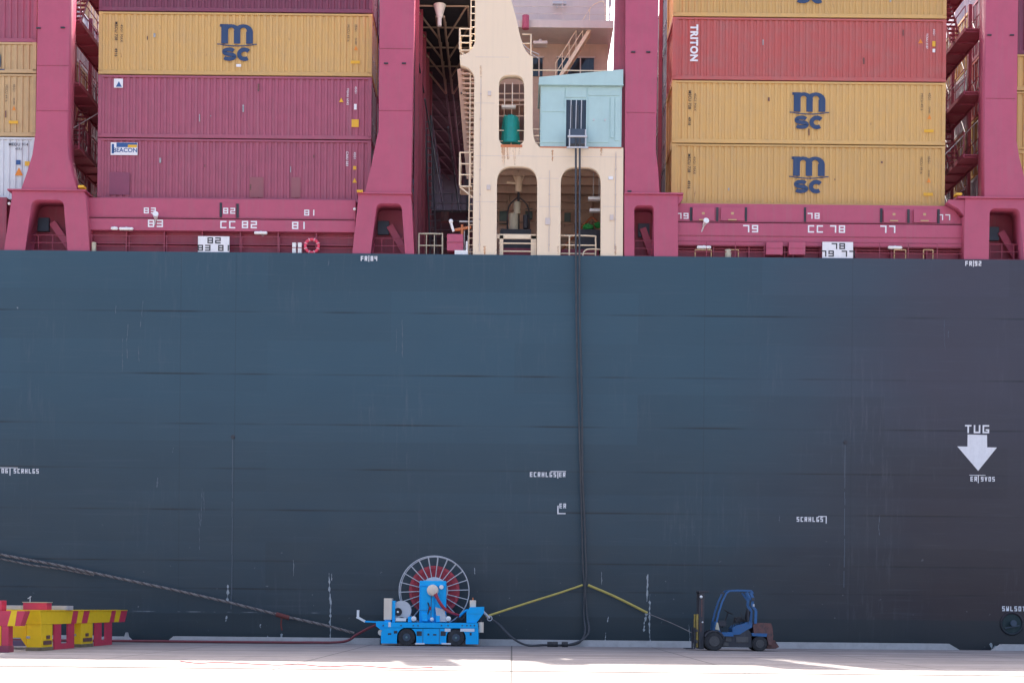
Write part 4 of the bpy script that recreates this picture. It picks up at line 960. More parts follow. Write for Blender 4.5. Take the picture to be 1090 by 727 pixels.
def cont_meshes(L_, H, key):
    k = (round(L_, 2), round(H, 2), key)
    if k in MESH: return MESH[k]
    m = M[key]; d = {}
    b = MB()
    b.box(0, 0, 0, L_, .10, .165, .006).box(0, CW-.10, 0, L_, CW, .165, .006)                    # bottom rails
    b.box(0, 0, H-.085, L_, .08, H, .006).box(0, CW-.08, H-.085, L_, CW, H, .006)               # top rails
    for x in (0, L_-.155):
        for y in (0, CW-.155): b.box(x, y, .002, x+.155, y+.155, H-.002, .008)
        b.box(x, .158, 0, x+.155, CW-.158, .15).box(x, .158, H-.12, x+.155, CW-.158, H)
    d['frame'] = b.mesh('frame', m)
    b = MB()
    for x in (-.006, L_-.172):
        for y in (-.006, CW-.156):
            for z in (-.006, H-.112): b.box(x, y, z, x+.178, y+.162, z+.118, .01)
    d['corner_casting'] = b.mesh('corner_casting', m)
    b = MB(); b.box(.16, .085, H-.04, L_-.16, CW-.085, H-.02).box(.16, .105, .1, L_-.16, CW-.105, .14); d['roof'] = b.mesh('roof', m)
    d['side_panel'] = side_mesh(L_, H, .02, 1, m)
    # end wall (corrugated) and doors with lock rods
    b = MB()
    for i in range(8): y = .16+i*.265; b.box(.05, y+.03, .15, .09, y+.17, H-.12)
    b.box(.09, .158, .15, .11, CW-.158, H-.12); d['end_wall'] = b.mesh('end_wall', m)
    for j, y0 in enumerate((.16, CW/2+.005)):
        d['door%d' % j] = MB().box(L_-.1, y0, .16, L_-.05, y0+CW/2-.165, H-.13, .006).mesh('door', m)
        b = MB()
        for yy in (y0+.22, y0+.78): b.cyl((L_-.02, yy, .12), (L_-.02, yy, H-.1), .018, 6); b.box(L_-.045, yy-.05, 1.0, L_+.01, yy+.16, 1.05)
        d['rod%d' % j] = b.mesh('lock_rod', M['galv'])
    MESH[k] = d; return d
OUT_ORDER = {}
CONT = []
def container(x, y, z, key, label, H=CH, flip=False, group='shipping containers stacked on deck', detail=2):
    c = empty('shipping_container', label, 'container', (x, y, z), group)
    d = cont_meshes(CL, H, key)
    mir = Matrix.Translation((CL/2, CW/2, 0)) @ Matrix.Rotation(math.pi, 4, 'Z') @ Matrix.Translation((-CL/2, -CW/2, 0)) if flip else None
    def put(name, me):
        o = bpy.data.objects.new(name, me); COL.objects.link(o); o.parent = c
        if mir and name in ('end_wall', 'door'): o.matrix_local = mir
        return o
    put('frame', d['frame']); put('corner_casting', d['corner_casting']); put('roof', d['roof']); put('side_panel', d['side_panel']); put('end_wall', d['end_wall'])
    for j in (0, 1):
        o = put('door', d['door%d' % j]); r_ = bpy.data.objects.new('lock_rod', d['rod%d' % j]); COL.objects.link(r_); r_.parent = o
    CONT.append(c); return c

def stroke(b, pts, w_, y0, y1):
    L_, R_ = [], []
    for i, p in enumerate(pts):
        a = Vector(pts[max(i-1, 0)]); c = Vector(pts[min(i+1, len(pts)-1)]); d = (c-a).normalized(); n = Vector((-d.y, d.x))*w_/2; p = Vector(p)
        L_.append(tuple(p+n)); R_.append(tuple(p-n))
    for i in range(len(pts)-1): b.prism([L_[i], L_[i+1], R_[i+1], R_[i]], y0, y1)
def msc_logo(c, x, z, s=1.0, clip=None):
    """heavy 'm' over 'sc' with a thin wave line between; local coords of the container side"""
    b = MB(); y0, y1 = -.012, -.003
    W_, Hm = 1.44*s, .88*s; st = .31*s
    def arch(cx0, cx1, zt, zb_):
        # arch between two stems
        n = 10; xo0, xo1 = cx0, cx1
        out = []; cx = (cx0+cx1)/2; ro = (cx1-cx0)/2
        ri = ro-.27*s
        for i in range(n):
            a0 = math.pi*i/n; a1 = math.pi*(i+1)/n
            q_ = [(cx+ro*math.cos(a0), zt-.36*s+.36*s*math.sin(a0)), (cx+ro*math.cos(a1), zt-.36*s+.36*s*math.sin(a1)), (cx+ri*math.cos(a1), zt-.34*s+.19*s*math.sin(a1)), (cx+ri*math.cos(a0), zt-.34*s+.19*s*math.sin(a0))]
            b.prism(q_, y0-.002, y1+.001)
    zb_ = z+.06*s; zt = zb_+Hm
    xl_, xr_ = x-W_/2, x+W_/2
    b.box(xl_, y0, zb_, xl_+st, y1, zt)
    b.box(xl_-.07*s, y0, zt-.12*s, xl_+.02, y1, zt)
    b.box(x-st/2+.01, y0+.001, zb_, x+st/2-.01, y1, zt-.3*s); b.box(xr_-st, y0+.001, zb_, xr_, y1, zt-.33*s)
    arch(xl_+.02*s, x+st/2, zt+.0, zb_); y0 -= .0013; arch(x-st/2+.0, xr_-.001, zt, zb_); y0 += .0013
    n = 14; p_ = []
    for i in range(n):
        def zz(t): return z - .02*s + .05*s*math.cos(t*2*math.pi)*(.5) + (.03*s if t < .1 or t > .9 else 0)
        t0, t1 = i/n, (i+1)/n; xa, xb = x-.90*s+1.8*s*t0, x-.90*s+1.8*s*t1
        b.prism([(xa, zz(t0)-.022*s), (xb, zz(t1)-.022*s), (xb, zz(t1)+.022*s), (xa, zz(t0)+.022*s)], y0, y1)
    me = b.mesh('logo_mark', M['logo']); o = bpy.data.objects.new('logo_mark', me); COL.objects.link(o); o.parent = c
    b = MB(); hz, zc_ = .62*s, z-.42*s; w_ = .19*s; r_ = hz/2-w_/2
    c0 = (x+.34*s, zc_)
    stroke(b, [(c0[0]+1.12*r_*math.cos(R(a)), c0[1]+r_*math.sin(R(a))) for a in range(38, 323, 15)], w_, -.010, -.003)
    c1 = (x-.36*s, zc_); q_ = hz/4-w_/4
    pts = [(c1[0]+.23*s*math.cos(R(a)), c1[1]+q_+q_*math.sin(R(a))) for a in range(25, 271, 15)] + [(c1[0]+.25*s*math.cos(R(a)), c1[1]-q_+q_*math.sin(R(a))) for a in range(90, -156, -15)]
    stroke(b, pts, w_*.92, -.0115, -.003)
    me = b.mesh('logo_mark', M['logo']); o = bpy.data.objects.new('logo_mark', me); COL.objects.link(o); o.parent = c
def ctext(c, t, h, x, z, m, rot=0, bold=.02, sp=1.1, wide=1.0, name='code_marking', y=-.008):
    me = text_mesh(t, h, bold, sp, wide)
    me.transform(Matrix.Translation((x, y, z)) @ Matrix.Rotation(rot, 4, 'Y') @ Matrix.Rotation(R(90), 4, 'X')); me.materials.clear(); me.materials.append(m)
    o = bpy.data.objects.new(name, me); COL.objects.link(o); o.parent = c; return o
def cstick(c, x, z, w_, h_, m, name='sticker', y=-.006, tri=False):
    b = MB()
    if tri: b.prism([(x-w_/2, z-h_/2), (x+w_/2, z-h_/2), (x, z+h_/2)], y, y+.005)
    else: b.box(x-w_/2, y, z-h_/2, x+w_/2, y+.005, z+h_/2)
    me = b.mesh(name, m); o = bpy.data.objects.new(name, me); COL.objects.link(o); o.parent = c; return o
BK = M['black_paint']
RT = R(90)
def codes_left(c, m=BK):
    ctext(c, 'MSCU 728', .13, .78, 1.9, m, RT); ctext(c, '4916', .13, .78, .95, m, RT); ctext(c, '45G1 MAX', .11, 1.02, 1.8, m, RT, 0)
def codes_right(c, m=BK, o1=True, dx=0.0):
    ctext(c, 'MSCU 4916', .10, CL-1.06+dx, 1.9, m, RT, 0); ctext(c, '45G1', .10, CL-.72+dx, 2.15, m, RT, 0); ctext(c, '30480', .08, CL-.72+dx, 1.55, m, RT, 0)
    if o1:
        cstick(c, CL-.72+dx, 1.25, .17, .2, M['orange'], tri=True); cstick(c, CL-.74+dx, .62, .42, .13, M['yellow_st'])
YR = 1.2                                                      # outer row
rowy = lambda r: YR + r*(CW+.08)
names = dict(maroon='maroon', plum='plum', brick='faded red', tan='tan', pale_tan='weathered tan', white='white', navyc='navy')
# outer row, bay left of the cream frame
z = lambda k: Z0 + PITCH*k
xB, xC, xA, xD = CX['B'][0], CX['C'][0], CX['A'][0], CX['D'][0]
c = container(xB, YR, z(0), 'maroon', 'dark maroon container with a small blue and yellow sign, resting on the left girder'); SB0 = c
ctext(c, 'CAIU 583', .11, CL-1.06, 1.95, Wp, RT); ctext(c, '45G1', .10, CL-.72, 2.1, Wp, RT); cstick(c, CL-.72, 1.55, .14, .16, M['yellow_st']); cstick(c, CL-.72, 1.0, .2, .22, M['yellow_st'], tri=True)
o = cstick(c, 1.18, 2.3, 1.2, .56, M['white_paint'], 'sign_plate'); o2 = cstick(c, 1.30, 2.47, .92, .2, M['sticker'], 'sign_band', -.011); cstick(c, 1.55, 2.42, .4, .12, M['yellow_st'], 'sign_band', -.016); ctext(c, 'BEACON', .2, 1.23, 2.24, M['sticker'], 0, .02, 1.0, 1.0, 'sign_lettering', -.014); cstick(c, .68, 2.3, .1, .42, M['sticker'], 'sign_band', -.014)
for (xx, ww) in ((.98, .9),): cstick(c, xx, .75, ww, 1.0, mat('repair_patch_plum', (.24, .055, .11), .6, grime=.4), 'repair_patch', .0005)
for (xx, ww) in ((7.1, .62), (8.85, .4)): cstick(c, xx, .65, ww, .9, mat('faded_patch', (.30, .10, .12), .6, grime=.4), 'repair_patch', .0005)
c = container(xB, YR, z(1), 'maroon', 'maroon container with a small square white sticker, under the tan one of the left stack')
o = cstick(c, .90, 2.4, .40, .40, M['white_paint']); cstick(c, .92, 2.36, .27, .25, M['sticker'], 'sticker_print', -.011, True); ctext(c, 'TGHU 6042', .10, CL-1.06, 1.9, Wp, RT, .01); ctext(c, '45G1', .10, CL-.7, 2.2, Wp, RT, .01); cstick(c, CL-1.35, 1.75, .2, .2, M['yellow_st'], tri=True); cstick(c, CL-.72, .72, .32, .34, M['yellow_st']); cstick(c, CL-.72, 1.45, .12, .25, Wp)
c = container(xB, YR, z(2), 'tan', 'tan yellow container with blue logo, highest full container of the left stack'); msc_logo(c, 6.17, 1.33, .98); codes_left(c); codes_right(c)
cstick(c, 6.25, .42, .22, .12, Wp)
container(xB, YR, z(3), 'plum', 'plum red container cut by the top of the frame, on the left stack')
# right bay
c = container(xC, YR, z(0), 'tan', 'tan container with blue logo resting on the right girder, lowest of its stack'); msc_logo(c, 6.12, 1.32, .98); codes_left(c); codes_right(c)
c = container(xC, YR, z(1), 'tan', 'tan container with blue logo, right stack, directly under the red container'); msc_logo(c, 6.12, 1.36, .98); codes_left(c); codes_right(c)
c = container(xC, YR, z(2), 'brick', 'faded red container with white vertical lettering, between tan ones of the right stack')
ctext(c, 'TRITON', .36, .95, 1.62, Wp, RT, .05, 1.12, .92, 'company_lettering'); ctext(c, 'TCNU 3187', .09, CL-.86, 1.8, Wp, RT, .01); ctext(c, '45G1', .09, CL-.55, 2.2, Wp, RT, .01); cstick(c, CL-1.15, 1.8, .2, .2, M['orange'], tri=True); cstick(c, CL-.55, 1.68, .14, .24, M['yellow_st']); cstick(c, CL-.55, 1.38, .12, .16, Wp)
c = container(xC, YR, z(3), 'tan', 'tan container cut by the top edge, standing on the faded red one'); msc_logo(c, 6.12, 1.32, .98); codes_left(c)
# outer far bays (half-hidden behind the columns)
c = container(xA, YR, z(0), 'white', 'white refrigerated container at the left edge, lowest of its stack')
ctext(c, 'MEDU 914', .13, CL-.75, 2.45, BK, 0, .01); ctext(c, '45R1', .1, CL-.75, 2.25, BK, 0, .01); cstick(c, CL-.75, 1.65, .2, .2, M['sticker']); cstick(c, CL-.35, 1.6, .22, .2, M['yellow_st']); cstick(c, CL-.72, 1.25, .36, .36, M['orange'], tri=True)
c = container(xA, YR, z(1), 'pale_tan', 'weathered tan container above the white refrigerated one at the left edge'); codes_right(c, BK, True, -.25)
c = container(xA, YR, z(2), 'pale_tan', 'greyish tan half-height container with part of a blue logo at the left edge', H=1.36)
ctext(c, 'm', .75, CL-2.2, .62, M['logo'], 0, .06, 1, 1.25, 'logo_mark'); cstick(c, CL-2.15, .14, 1.5, .05, M['logo'], 'logo_mark')
zA3 = z(2)+1.38
container(xA, YR, zA3, 'maroon', 'maroon container high at the left edge, above the half-height tan one')
container(xD, YR, z(0), 'tan', 'tan container at the right edge behind the flared column foot')
container(xD, YR, z(1)-.35, 'tan', 'tan container at the right edge, second tier beside the red column')
container(xD, YR, z(2)-.35, 'tan', 'tan half-height container under the plum one at the right edge', H=1.6)
container(xD, YR, z(2)+1.27, 'plum', 'dark plum container high at the right edge beside the column')
container(xC, YR, z(4), 'maroon', 'maroon container on top of the right stack, above the frame')
container(xD, YR, z(3)+1.27, 'maroon', 'maroon container on top of the rightmost stack')
rw = random.Random(99)
for c in CONT:
    for q_ in range(rw.randint(2, 5)):
        x_, z_, h_ = rw.uniform(.6, CL-.6), rw.uniform(.5, 2.3), rw.uniform(.05, .35)
        cstick(c, x_, z_, rw.uniform(.03, .09), h_, M['rusty' if rw.random() < .6 else 'worn_white'], 'scratch', -.004)
# inner rows, seen end-on through the gaps
rnd = random.Random(21)
keys = ['maroon', 'plum', 'tan', 'brick', 'maroon', 'plum', 'pale_tan', 'white', 'navyc', 'tan']
ordn = ['second', 'third', 'fourth', 'fifth', 'sixth']; tier = ['lowest', 'second', 'third', 'fourth', 'topmost']
SKIP = set()
for bay, x, where in (('A', xA, 'leftmost bay'), ('B', xB, 'bay left of cream frame'), ('C', xC, 'bay right of cream frame'), ('D', xD, 'rightmost bay')):
    for r in range(1, 6):
        for k in range(5 if bay in 'AD' and r > 2 else 4):
            key = rnd.choice(keys)
            if bay in 'BC' and key in ('white', 'tan'): key = rnd.choice(['plum', 'navyc', 'maroon'])
            if bay in 'BC' and rnd.random() < .6: key = 'plum' if rnd.random() < .5 else 'navyc'
            if (bay, r, k) in SKIP: continue
            if bay in 'AD': key = ['tan', 'maroon', 'brick', 'pale_tan', 'maroon', 'white', 'plum'][(r*3+k*2+(bay == 'D')*2) % 7]
            container(x, rowy(r), z(k), key, f"{names[key]} container, {where}, {ordn[r-1]} row in, {tier[k]} tier", flip=(bay in 'CD'))

# ------------------------------------------------------------------ cables and ropes
def cable(name, pts, r, m, lab, cat, sub=8, n=10, twist=None):
    o = MB().tube(pts, r, n, sub, twist).build(name, m, None, True); piv(o, pts[-1]); return tag(o, lab, cat)
def dense(pts, step=.12):
    out = []
    for i in range(len(pts)-1):
        a, c = Vector(pts[i]), Vector(pts[i+1]); k = max(1, int((c-a).length/step)); out += [a.lerp(c, j/k) for j in range(k)]
    out.append(Vector(pts[-1])); return out
v1 = [U(x, y, -.34) for x, y in ((613, 148), (613, 270), (614.3, 380), (616.5, 450), (619, 540), (620.5, 600), (622, 625), (621.5, 655))]
v2 = [U(x, y, -.36) for x, y in ((617.2, 148), (616.8, 270), (617, 330), (619.3, 420), (620, 500), (622.5, 560), (624, 610), (623, 625), (625, 655))]
def onq(px, py, y, z=.05): p = U(px, py, y); return (p.x, y, z)
g1 = v1 + [U(623, 668, -.5), U(621, 678, -.8), Vector((U(612, 684, -1.3).x, -1.2, .09)), Vector((U(585, 686, -1.5).x, -1.6, .07)), Vector((U(560, 686, -1.5).x, -1.7, .07)), U(545, 678, -1.9), U(531, 664, -2.0), U(519, 657, -2.0)]
g2 = v2 + [U(627, 668, -.55), U(625, 676, -.9), Vector((U(616, 682, -1.3).x, -1.3, .22)), Vector((U(600, 687, -1.5).x, -1.75, .07)), Vector((U(578, 687, -1.5).x, -1.9, .08)), Vector((U(560, 687, -1.5).x, -2.0, .07)), U(543, 677, -2.1), U(528, 662, -2.1), U(518, 657, -2.1)]
cable('power_cable', g1, .044, M['cable'], 'left of two black cables hanging from the turquoise cabin down the hull', 'cable', 6)
cable('power_cable', g2, .044, M['cable'], 'right of two black cables hanging from the turquoise cabin down the hull', 'cable', 6)
for (px, wpx) in ((588, 5.5), (601, 3.0)):
    p = U(px, 686, -1.7); o = MB().cyl((p.x-S(wpx, -1.7), -1.9, .10), (p.x+S(wpx, -1.7), -1.88, .10), .12, 14).build('cable_coupling', M['rubber'], None, True); piv(o, (p.x, -1.9, 0)); tag(o, 'thick black coupling on the cable lying on the kerb, '+('left' if px == 588 else 'right')+' of two', 'coupling')
# yellow ropes holding the cables
cable('yellow_rope', [U(517, 656, -2.2), U(560, 642, -1.6), U(595, 631, -.9), U(620, 622.5, -.42)], .045, M['strap'], 'yellow rope from the reel truck up to the hanging cables', 'rope')
cable('yellow_rope', [U(626, 622.5, -.42), U(655, 635, -.4), U(689, 652, -.35)], .055, M['strap'], 'thick yellow rope slanting down right from the hanging cables', 'rope')
cable('thin_rope', [U(690, 653, -.35), U(715, 663, -.6), U(738, 674, -.75)], .018, M['rope'], 'thin grey line running from the yellow rope towards the forklift', 'rope')
# mooring lines
def laid_rope(pts, r, pitch, lab):
    p = dense(pts, .09); root = empty('mooring_line', lab, 'rope', tuple(p[-1]), 'mooring lines')
    for k in range(3):
        out = []; s_ = 0
        for i, q_ in enumerate(p):
            if i: s_ += (q_-p[i-1]).length
            a = 2*math.pi*(s_/pitch + k/3); out.append(q_+Vector((0, math.cos(a), math.sin(a)))*r*.62)
        MB().tube(out, r*.55, 7, 1).build('strand', M['rope' if k != 1 else 'ropedark'], root, True)
    return root
A = [U(-60, 576, -.45), U(0, 590, -.5), U(60, 601, -.55), U(120, 614, -.6), U(180, 626.5, -.62), U(240, 640, -.65), U(300, 655, -.7), U(345, 665, -.75), U(377, 673.5, -.8)]
laid_rope(A, .058, .42, 'thick frayed mooring line slanting down to the quay left of the reel truck')
Bp = [U(-60, 579, -.42), U(0, 594.5, -.45), U(35, 601.5, -.5), U(63, 605, -.5), U(100, 612, -.55)]
laid_rope(Bp, .042, .36, 'thinner second mooring line joining the thick one at the left edge')
p = U(300, 657, -.72); o = MB().cyl(U(294, 653.5, -.72), U(308, 657.5, -.72), .10, 12).tube([(p.x, -.74, p.z), (p.x-.03, -.74, p.z-.3), (p.x+.02, -.74, p.z-.55)], .035, 8).build('chafe_guard', mat('red_chafe_cloth', (.16, .04, .035), .9, grime=.5, scale=6, obj=False), None, True); piv(o, p); tag(o, 'red cloth chafe guard wrapped round the thick mooring line', 'guard')
# red feeder cable along the quay
cable('feeder_cable', [(-26, -1.25, .06), (-20, -1.28, .06), (-16, -1.22, .06), (-13, -1.3, .06), (-10.5, -1.2, .06), (-8.8, -1.3, .07), (-7.2, -1.4, .12), U(380, 675, -1.6), U(393, 668, -1.8), U(408, 662, -2.0)], .055, M['dullred'], 'red cable lying along the kerb and rising to the reel truck', 'cable')
cable('loose_cord', [(-9.4, -21.0, .012), (-8.6, -22.3, .012), (-8.1, -21.6, .012), (-6.4, -22.9, .012), (-5.9, -22.2, .012), (-4.9, -23.6, .012), (-4.2, -22.8, .012), (-3.0, -24.2, .012), (-2.1, -23.5, .012)], .012, M['redcable'], 'thin red cord lying on the quay near the shadow edge', 'cord')

# ------------------------------------------------------------------ blue cable reel truck
YT = -2.75
def tp(x, y, yy=YT): return U(x, y, yy)
base = tp(457, 686.5); truck = empty('cable_reel_truck', 'bright blue wheeled cable reel machine with a big spoked reel, standing by the ship', 'reel truck', (base.x, YT+.7, 0))
OFF = -base.z                                     # stands on the ground
def Z_(p): return p.z+OFF
def P2(x, y, yy=YT): p = tp(x, y, yy); return (p.x, p.z+OFF)
def bx(x0, y0, x1, y1, ya, yb, bev=.01):
    a, c = P2(x0, y0), P2(x1, y1); return (a[0], ya, c[1], c[0], yb, a[1], bev)
TB = M['blue']; y0, y1 = YT, YT+1.4
wr = S(9.1, YT); wz = wr+.01
wf, wb = P2(432.8, 678)[0], P2(485.4, 678)[0]
def arches(x0, x1, zb_, ztop, cs, r):
    pts = [(x0, ztop), (x0, zb_)]
    for cx in cs:
        pts += [(cx-r, zb_)] + [(cx+r*math.cos(a), wz+r*math.sin(a)) for a in [math.pi-math.pi*i/12 for i in range(13)]] + [(cx+r, zb_)]
    pts += [(x1, zb_), (x1, ztop)]; return pts
xL, xR = P2(405.5, 680)[0], P2(509, 680)[0]; zt = P2(450, 661.5)[1]
poly = arches(xL, xR, .1, zt-.22, (wf, wb), wr+.05)
poly[0] = (xL+.12, zt-.22); poly.insert(1, (xL, zt-.42)); poly[-1] = (xR, zt-.22)
MB().prism(poly, y0, y1).build('chassis', TB, truck)
ch = truck.children[0]
MB().box(xL+.12, y0-.02, zt-.218, xR-.02, y1+.02, zt-.0, .012).build('deck_plate', TB, truck)
a = P2(400, 663); MB().prism([(a[0], a[1]+.12), (xL+.4, a[1]+.12), (xL+.4, a[1]-.25), (xL, a[1]-.25), (a[0], a[1]-.08)], y0+.1, y1-.2).build('front_shelf', TB, truck)
for wx in (wf, wb):
    for yy, ya in ((y0-.02, y0+.28), (y1-.28, y1+.02)):
        b = MB(); b.cyl((wx, yy, wz), (wx, ya, wz), wr, 30); bmesh.ops.bevel(b.bm, geom=[e for e in b.bm.edges if abs(e.verts[0].co.y-e.verts[1].co.y) < .001], offset=.03, segments=2, affect='EDGES')
        t_ = b.build('wheel', M['rubber'], truck, True)
        b = MB(); b.cyl((wx, yy-.012, wz), (wx, yy+.05, wz), wr*.45, 20).cyl((wx, yy-.04, wz), (wx, yy, wz), wr*.14, 12); 
        for k in range(6): a_ = k*math.pi/3; b.cyl((wx+wr*.32*math.cos(a_), yy-.03, wz+wr*.32*math.sin(a_)), (wx+wr*.32*math.cos(a_), yy, wz+wr*.32*math.sin(a_)), .018, 6)
        b.build('rim', M['midsteel'], t_, True)
        MB().cyl((wx, yy-.06, wz), (wx, yy-.035, wz), .045, 12).build('hub_cap', M['greyteal'], t_, True)
# tower
t0, t1 = P2(446, 612), P2(474, 661); tw = MB().box(t0[0], y0+.35, zt, t1[0], y0+.85, t0[1]-.18, .03).build('tower', TB, truck)
MB().box(t0[0]+.08, y0+.27, zt+.1, t0[0]+.62, y0+.348, t0[1]-.45, .02).build('tower_door', TB, tw)
b = MB(); b.box(t0[0]-.01, y0+.33, t0[1]-.42, t1[0]+.01, y0+.87, t0[1]-.38).box(t0[0]+.06, y0+.26, zt+.95*.5, t0[0]+.64, y0+.266, zt+.5); b.build('tower_trim', M['blue'], tw)
rc = P2(460.8, 627.5); ry = y0+.95; Rr = S(37.2, ry)
# reel
MB().cyl((rc[0], ry+.0, rc[1]), (rc[0], ry+.36, rc[1]), S(26.5, ry), 48).build('cable_winding', M['redcable'], truck, True)
b = MB()
for k in range(9): b.ring((rc[0], ry+.02+k*.04, rc[1]), (0, 1, 0), S(26.3, ry), .026, 48, 6)
for k in range(8): b.ring((rc[0], ry-.004, rc[1]), (0, 1, 0), S(24.0-1.15*k, ry), .022, 48, 6)
b.build('wound_cable', M['redcable'], truck, True)
for yy in (ry-.06, ry+.42):
    fl = MB().ring((rc[0], yy, rc[1]), (0, 1, 0), Rr if yy < ry else Rr*.985, .020, 60, 8).build('reel_rim', M['galv'], truck, True)
    b = MB()
    for k in range(22): a_ = 2*math.pi*(k+.15)/22; b.cyl((rc[0]+S(13, ry)*math.cos(a_), yy, rc[1]+S(13, ry)*math.sin(a_)), (rc[0]+Rr*math.cos(a_), yy, rc[1]+Rr*math.sin(a_)), .0185 if yy < ry else .008, 6)
    b.build('spoke', M['galv'], fl)
    MB().cyl((rc[0], yy-.02, rc[1]), (rc[0], yy+.02, rc[1]), S(14.8, ry), 40).build('hub_plate', M['galv'], fl, True)
MB().cyl((rc[0], y0+.2, rc[1]), (rc[0], ry+.5, rc[1]), .14, 20).build('axle', M['galv'], truck, True)
MB().cyl((rc[0]-.02, y0+.12, rc[1]+.02), (rc[0]-.02, y0+.34, rc[1]+.02), .24, 24, .24).ball((rc[0]-.02, y0+.13, rc[1]+.02), .24, (1, .45, 1), 24).build('hub_dome', M['creamplast'], truck, True)
p = P2(469.5, 623.5); MB().cyl((p[0], y0+.24, p[1]), (p[0], y0+.35, p[1]), .09, 18).build('gauge', M['lampwhite'], tw, True)
f = lambda x, y, yy: (P2(x, y)[0], yy, P2(x, y)[1])
for dx, rr_ in ((0, .055), (.1, .055)):
    MB().tube([(f(461, 629, 0)[0]+dx, y0+.12, f(461, 629, 0)[2]), f(466+dx*5, 637, y0+.1), f(472+dx*8, 646, y0+.12), f(480+dx*8, 651, y0+.2), f(488, 654, y0+.5)], rr_, 10).build('outlet_cable', M['redcable'], truck, True)
b = MB(); a = P2(463, 645); b.prism([(a[0], a[1]), (a[0]+.38, a[1]-.1), (a[0]+.5, zt+.05), (a[0]+.1, zt+.05)], y0+.15, y0+.32); b.build('cable_tray', M['galv'], truck)
# cabinet, small hose drum, lamps, right-hand box
c_ = MB().box(*bx(408.3, 635.5, 416.6, 658.5, y0+.15, y0+.8, .02)).build('cabinet', M['creamplast'], truck); a = P2(412, 658.5)
MB().box(a[0]-.12, y0+.2, zt-.0, a[0]+.12, y0+.7, a[1]).build('cabinet_stand', TB, c_)
MB().box(*bx(417, 638, 420, 661, y0+.2, y0+.8)).build('support_post', TB, truck)
p = P2(424.5, 648.5); dr = MB().cyl((p[0]+.08, y0+.35, p[1]), (p[0]+.08, y0+.65, p[1]), S(10.5, YT), 28).build('hose_drum', M['galv'], truck, True)
MB().cyl((p[0]-.06, y0+.28, p[1]-.06), (p[0]-.06, y0+.36, p[1]-.06), .17, 20).build('drum_core', M['rubber'], dr, True); MB().cyl((p[0]-.06, y0+.26, p[1]-.06), (p[0]-.06, y0+.29, p[1]-.06), .045, 12).build('drum_bolt', M['lampwhite'], dr, True)
MB().box(*bx(421, 656.5, 432, 660, y0+.05, y0+.12)).build('name_plate', M['lampwhite'], truck)
for px in (440.3, 477.2):
    p = P2(px, 657.3); l_ = MB().cyl((p[0], y0+.04, p[1]), (p[0], y0+.22, p[1]), .105, 20).ball((p[0], y0+.05, p[1]), .105, (1, .4, 1), 20).build('headlight', M['lampwhite'], truck, True); MB().box(p[0]-.04, y0+.1, zt, p[0]+.04, y0+.16, p[1]).build('lamp_stem', M['dark'], l_)
p = P2(459.5, 658); MB().ball((p[0], y0+.2, p[1]), .09).build('headlight', M['lampwhite'], truck, True)
a = [P2(496.5, 661.5), P2(496.5, 650), P2(500, 645), P2(515, 644.5), P2(515, 651), P2(507, 661.5)]
bxr = MB().prism(a, y0+.1, y0+1.1).build('motor_box', TB, truck)
MB().box(*bx(499.8, 637.5, 506.3, 646, y0+.35, y0+.65, .02)).build('warning_beacon', M['creamplast'], truck); p = P2(503, 636); MB().cyl((p[0], y0+.5, p[1]-.06), (p[0], y0+.5, p[1]+.05), .03, 8).build('beacon_tip', M['copper'], truck)
p, q_ = P2(511.8, 661), P2(511.8, 672); MB().cyl((p[0], y0+.3, q_[1]), (p[0], y0+.3, p[1]), .12, 14).build('fire_extinguisher', M['creamplast'], truck, True); MB().cyl((p[0], y0+.3, p[1]), (p[0], y0+.3, p[1]+.1), .05, 10).box(p[0]-.2, y0+.25, (p[1]+q_[1])/2, p[0], y0+.35, (p[1]+q_[1])/2+.05).build('bracket', M['dark'], truck)
b = MB(); a, c_ = P2(488, 655), P2(497, 648); b.tube([(a[0], y0+.5, a[1]), (c_[0], y0+.5, c_[1]), (c_[0]+.1, y0+.5, c_[1]-.3)], .05, 8, 4); b.build('guide_arm', TB, truck, True)
b = MB(); a = P2(513.5, 649); c_ = P2(521, 657); b.cyl((a[0], y0+.5, a[1]), (c_[0], y0+.5, c_[1]), .05, 10); b.ring((c_[0], y0+.5, c_[1]), (0, 1, 0), .1, .02, 16, 6); b.build('cable_clamp', M['galv'], truck, True)
# side details
b = MB()
for (x0, y0_, x1, y1_) in ((413, 672.5, 416.5, 674.3), (419.3, 670, 423, 673), (443.5, 670.5, 449, 675.5), (469, 670.5, 474.5, 675.5), (455, 673, 457, 675), (461, 673.5, 464.5, 675), (500, 672, 502, 675)):
    b.box(*bx(x0, y0_, x1, y1_, y0-.01, y0+.02, 0))
b.build('side_slot', M['dark'], truck)
b = MB()
for (x0, y0_, x1, y1_) in ((473.5, 667.8, 479.5, 671), (490, 667.8, 505, 671), (413.5, 661, 416, 666), (442, 683, 452, 684.6), (470, 683, 480, 684.6)): b.box(*bx(x0, y0_, x1, y1_, y0-.028, y0+.02, 0))
b.build('white_label', M['white_paint'], truck)
b = MB()
for x_ in (408, 427, 440, 445, 470, 477, 492, 497, 501, 505): p = P2(x_, 664.5); b.cyl((p[0], y0-.035, p[1]), (p[0], y0, p[1]), .03, 8)
b.build('bolt', M['midsteel'], truck)
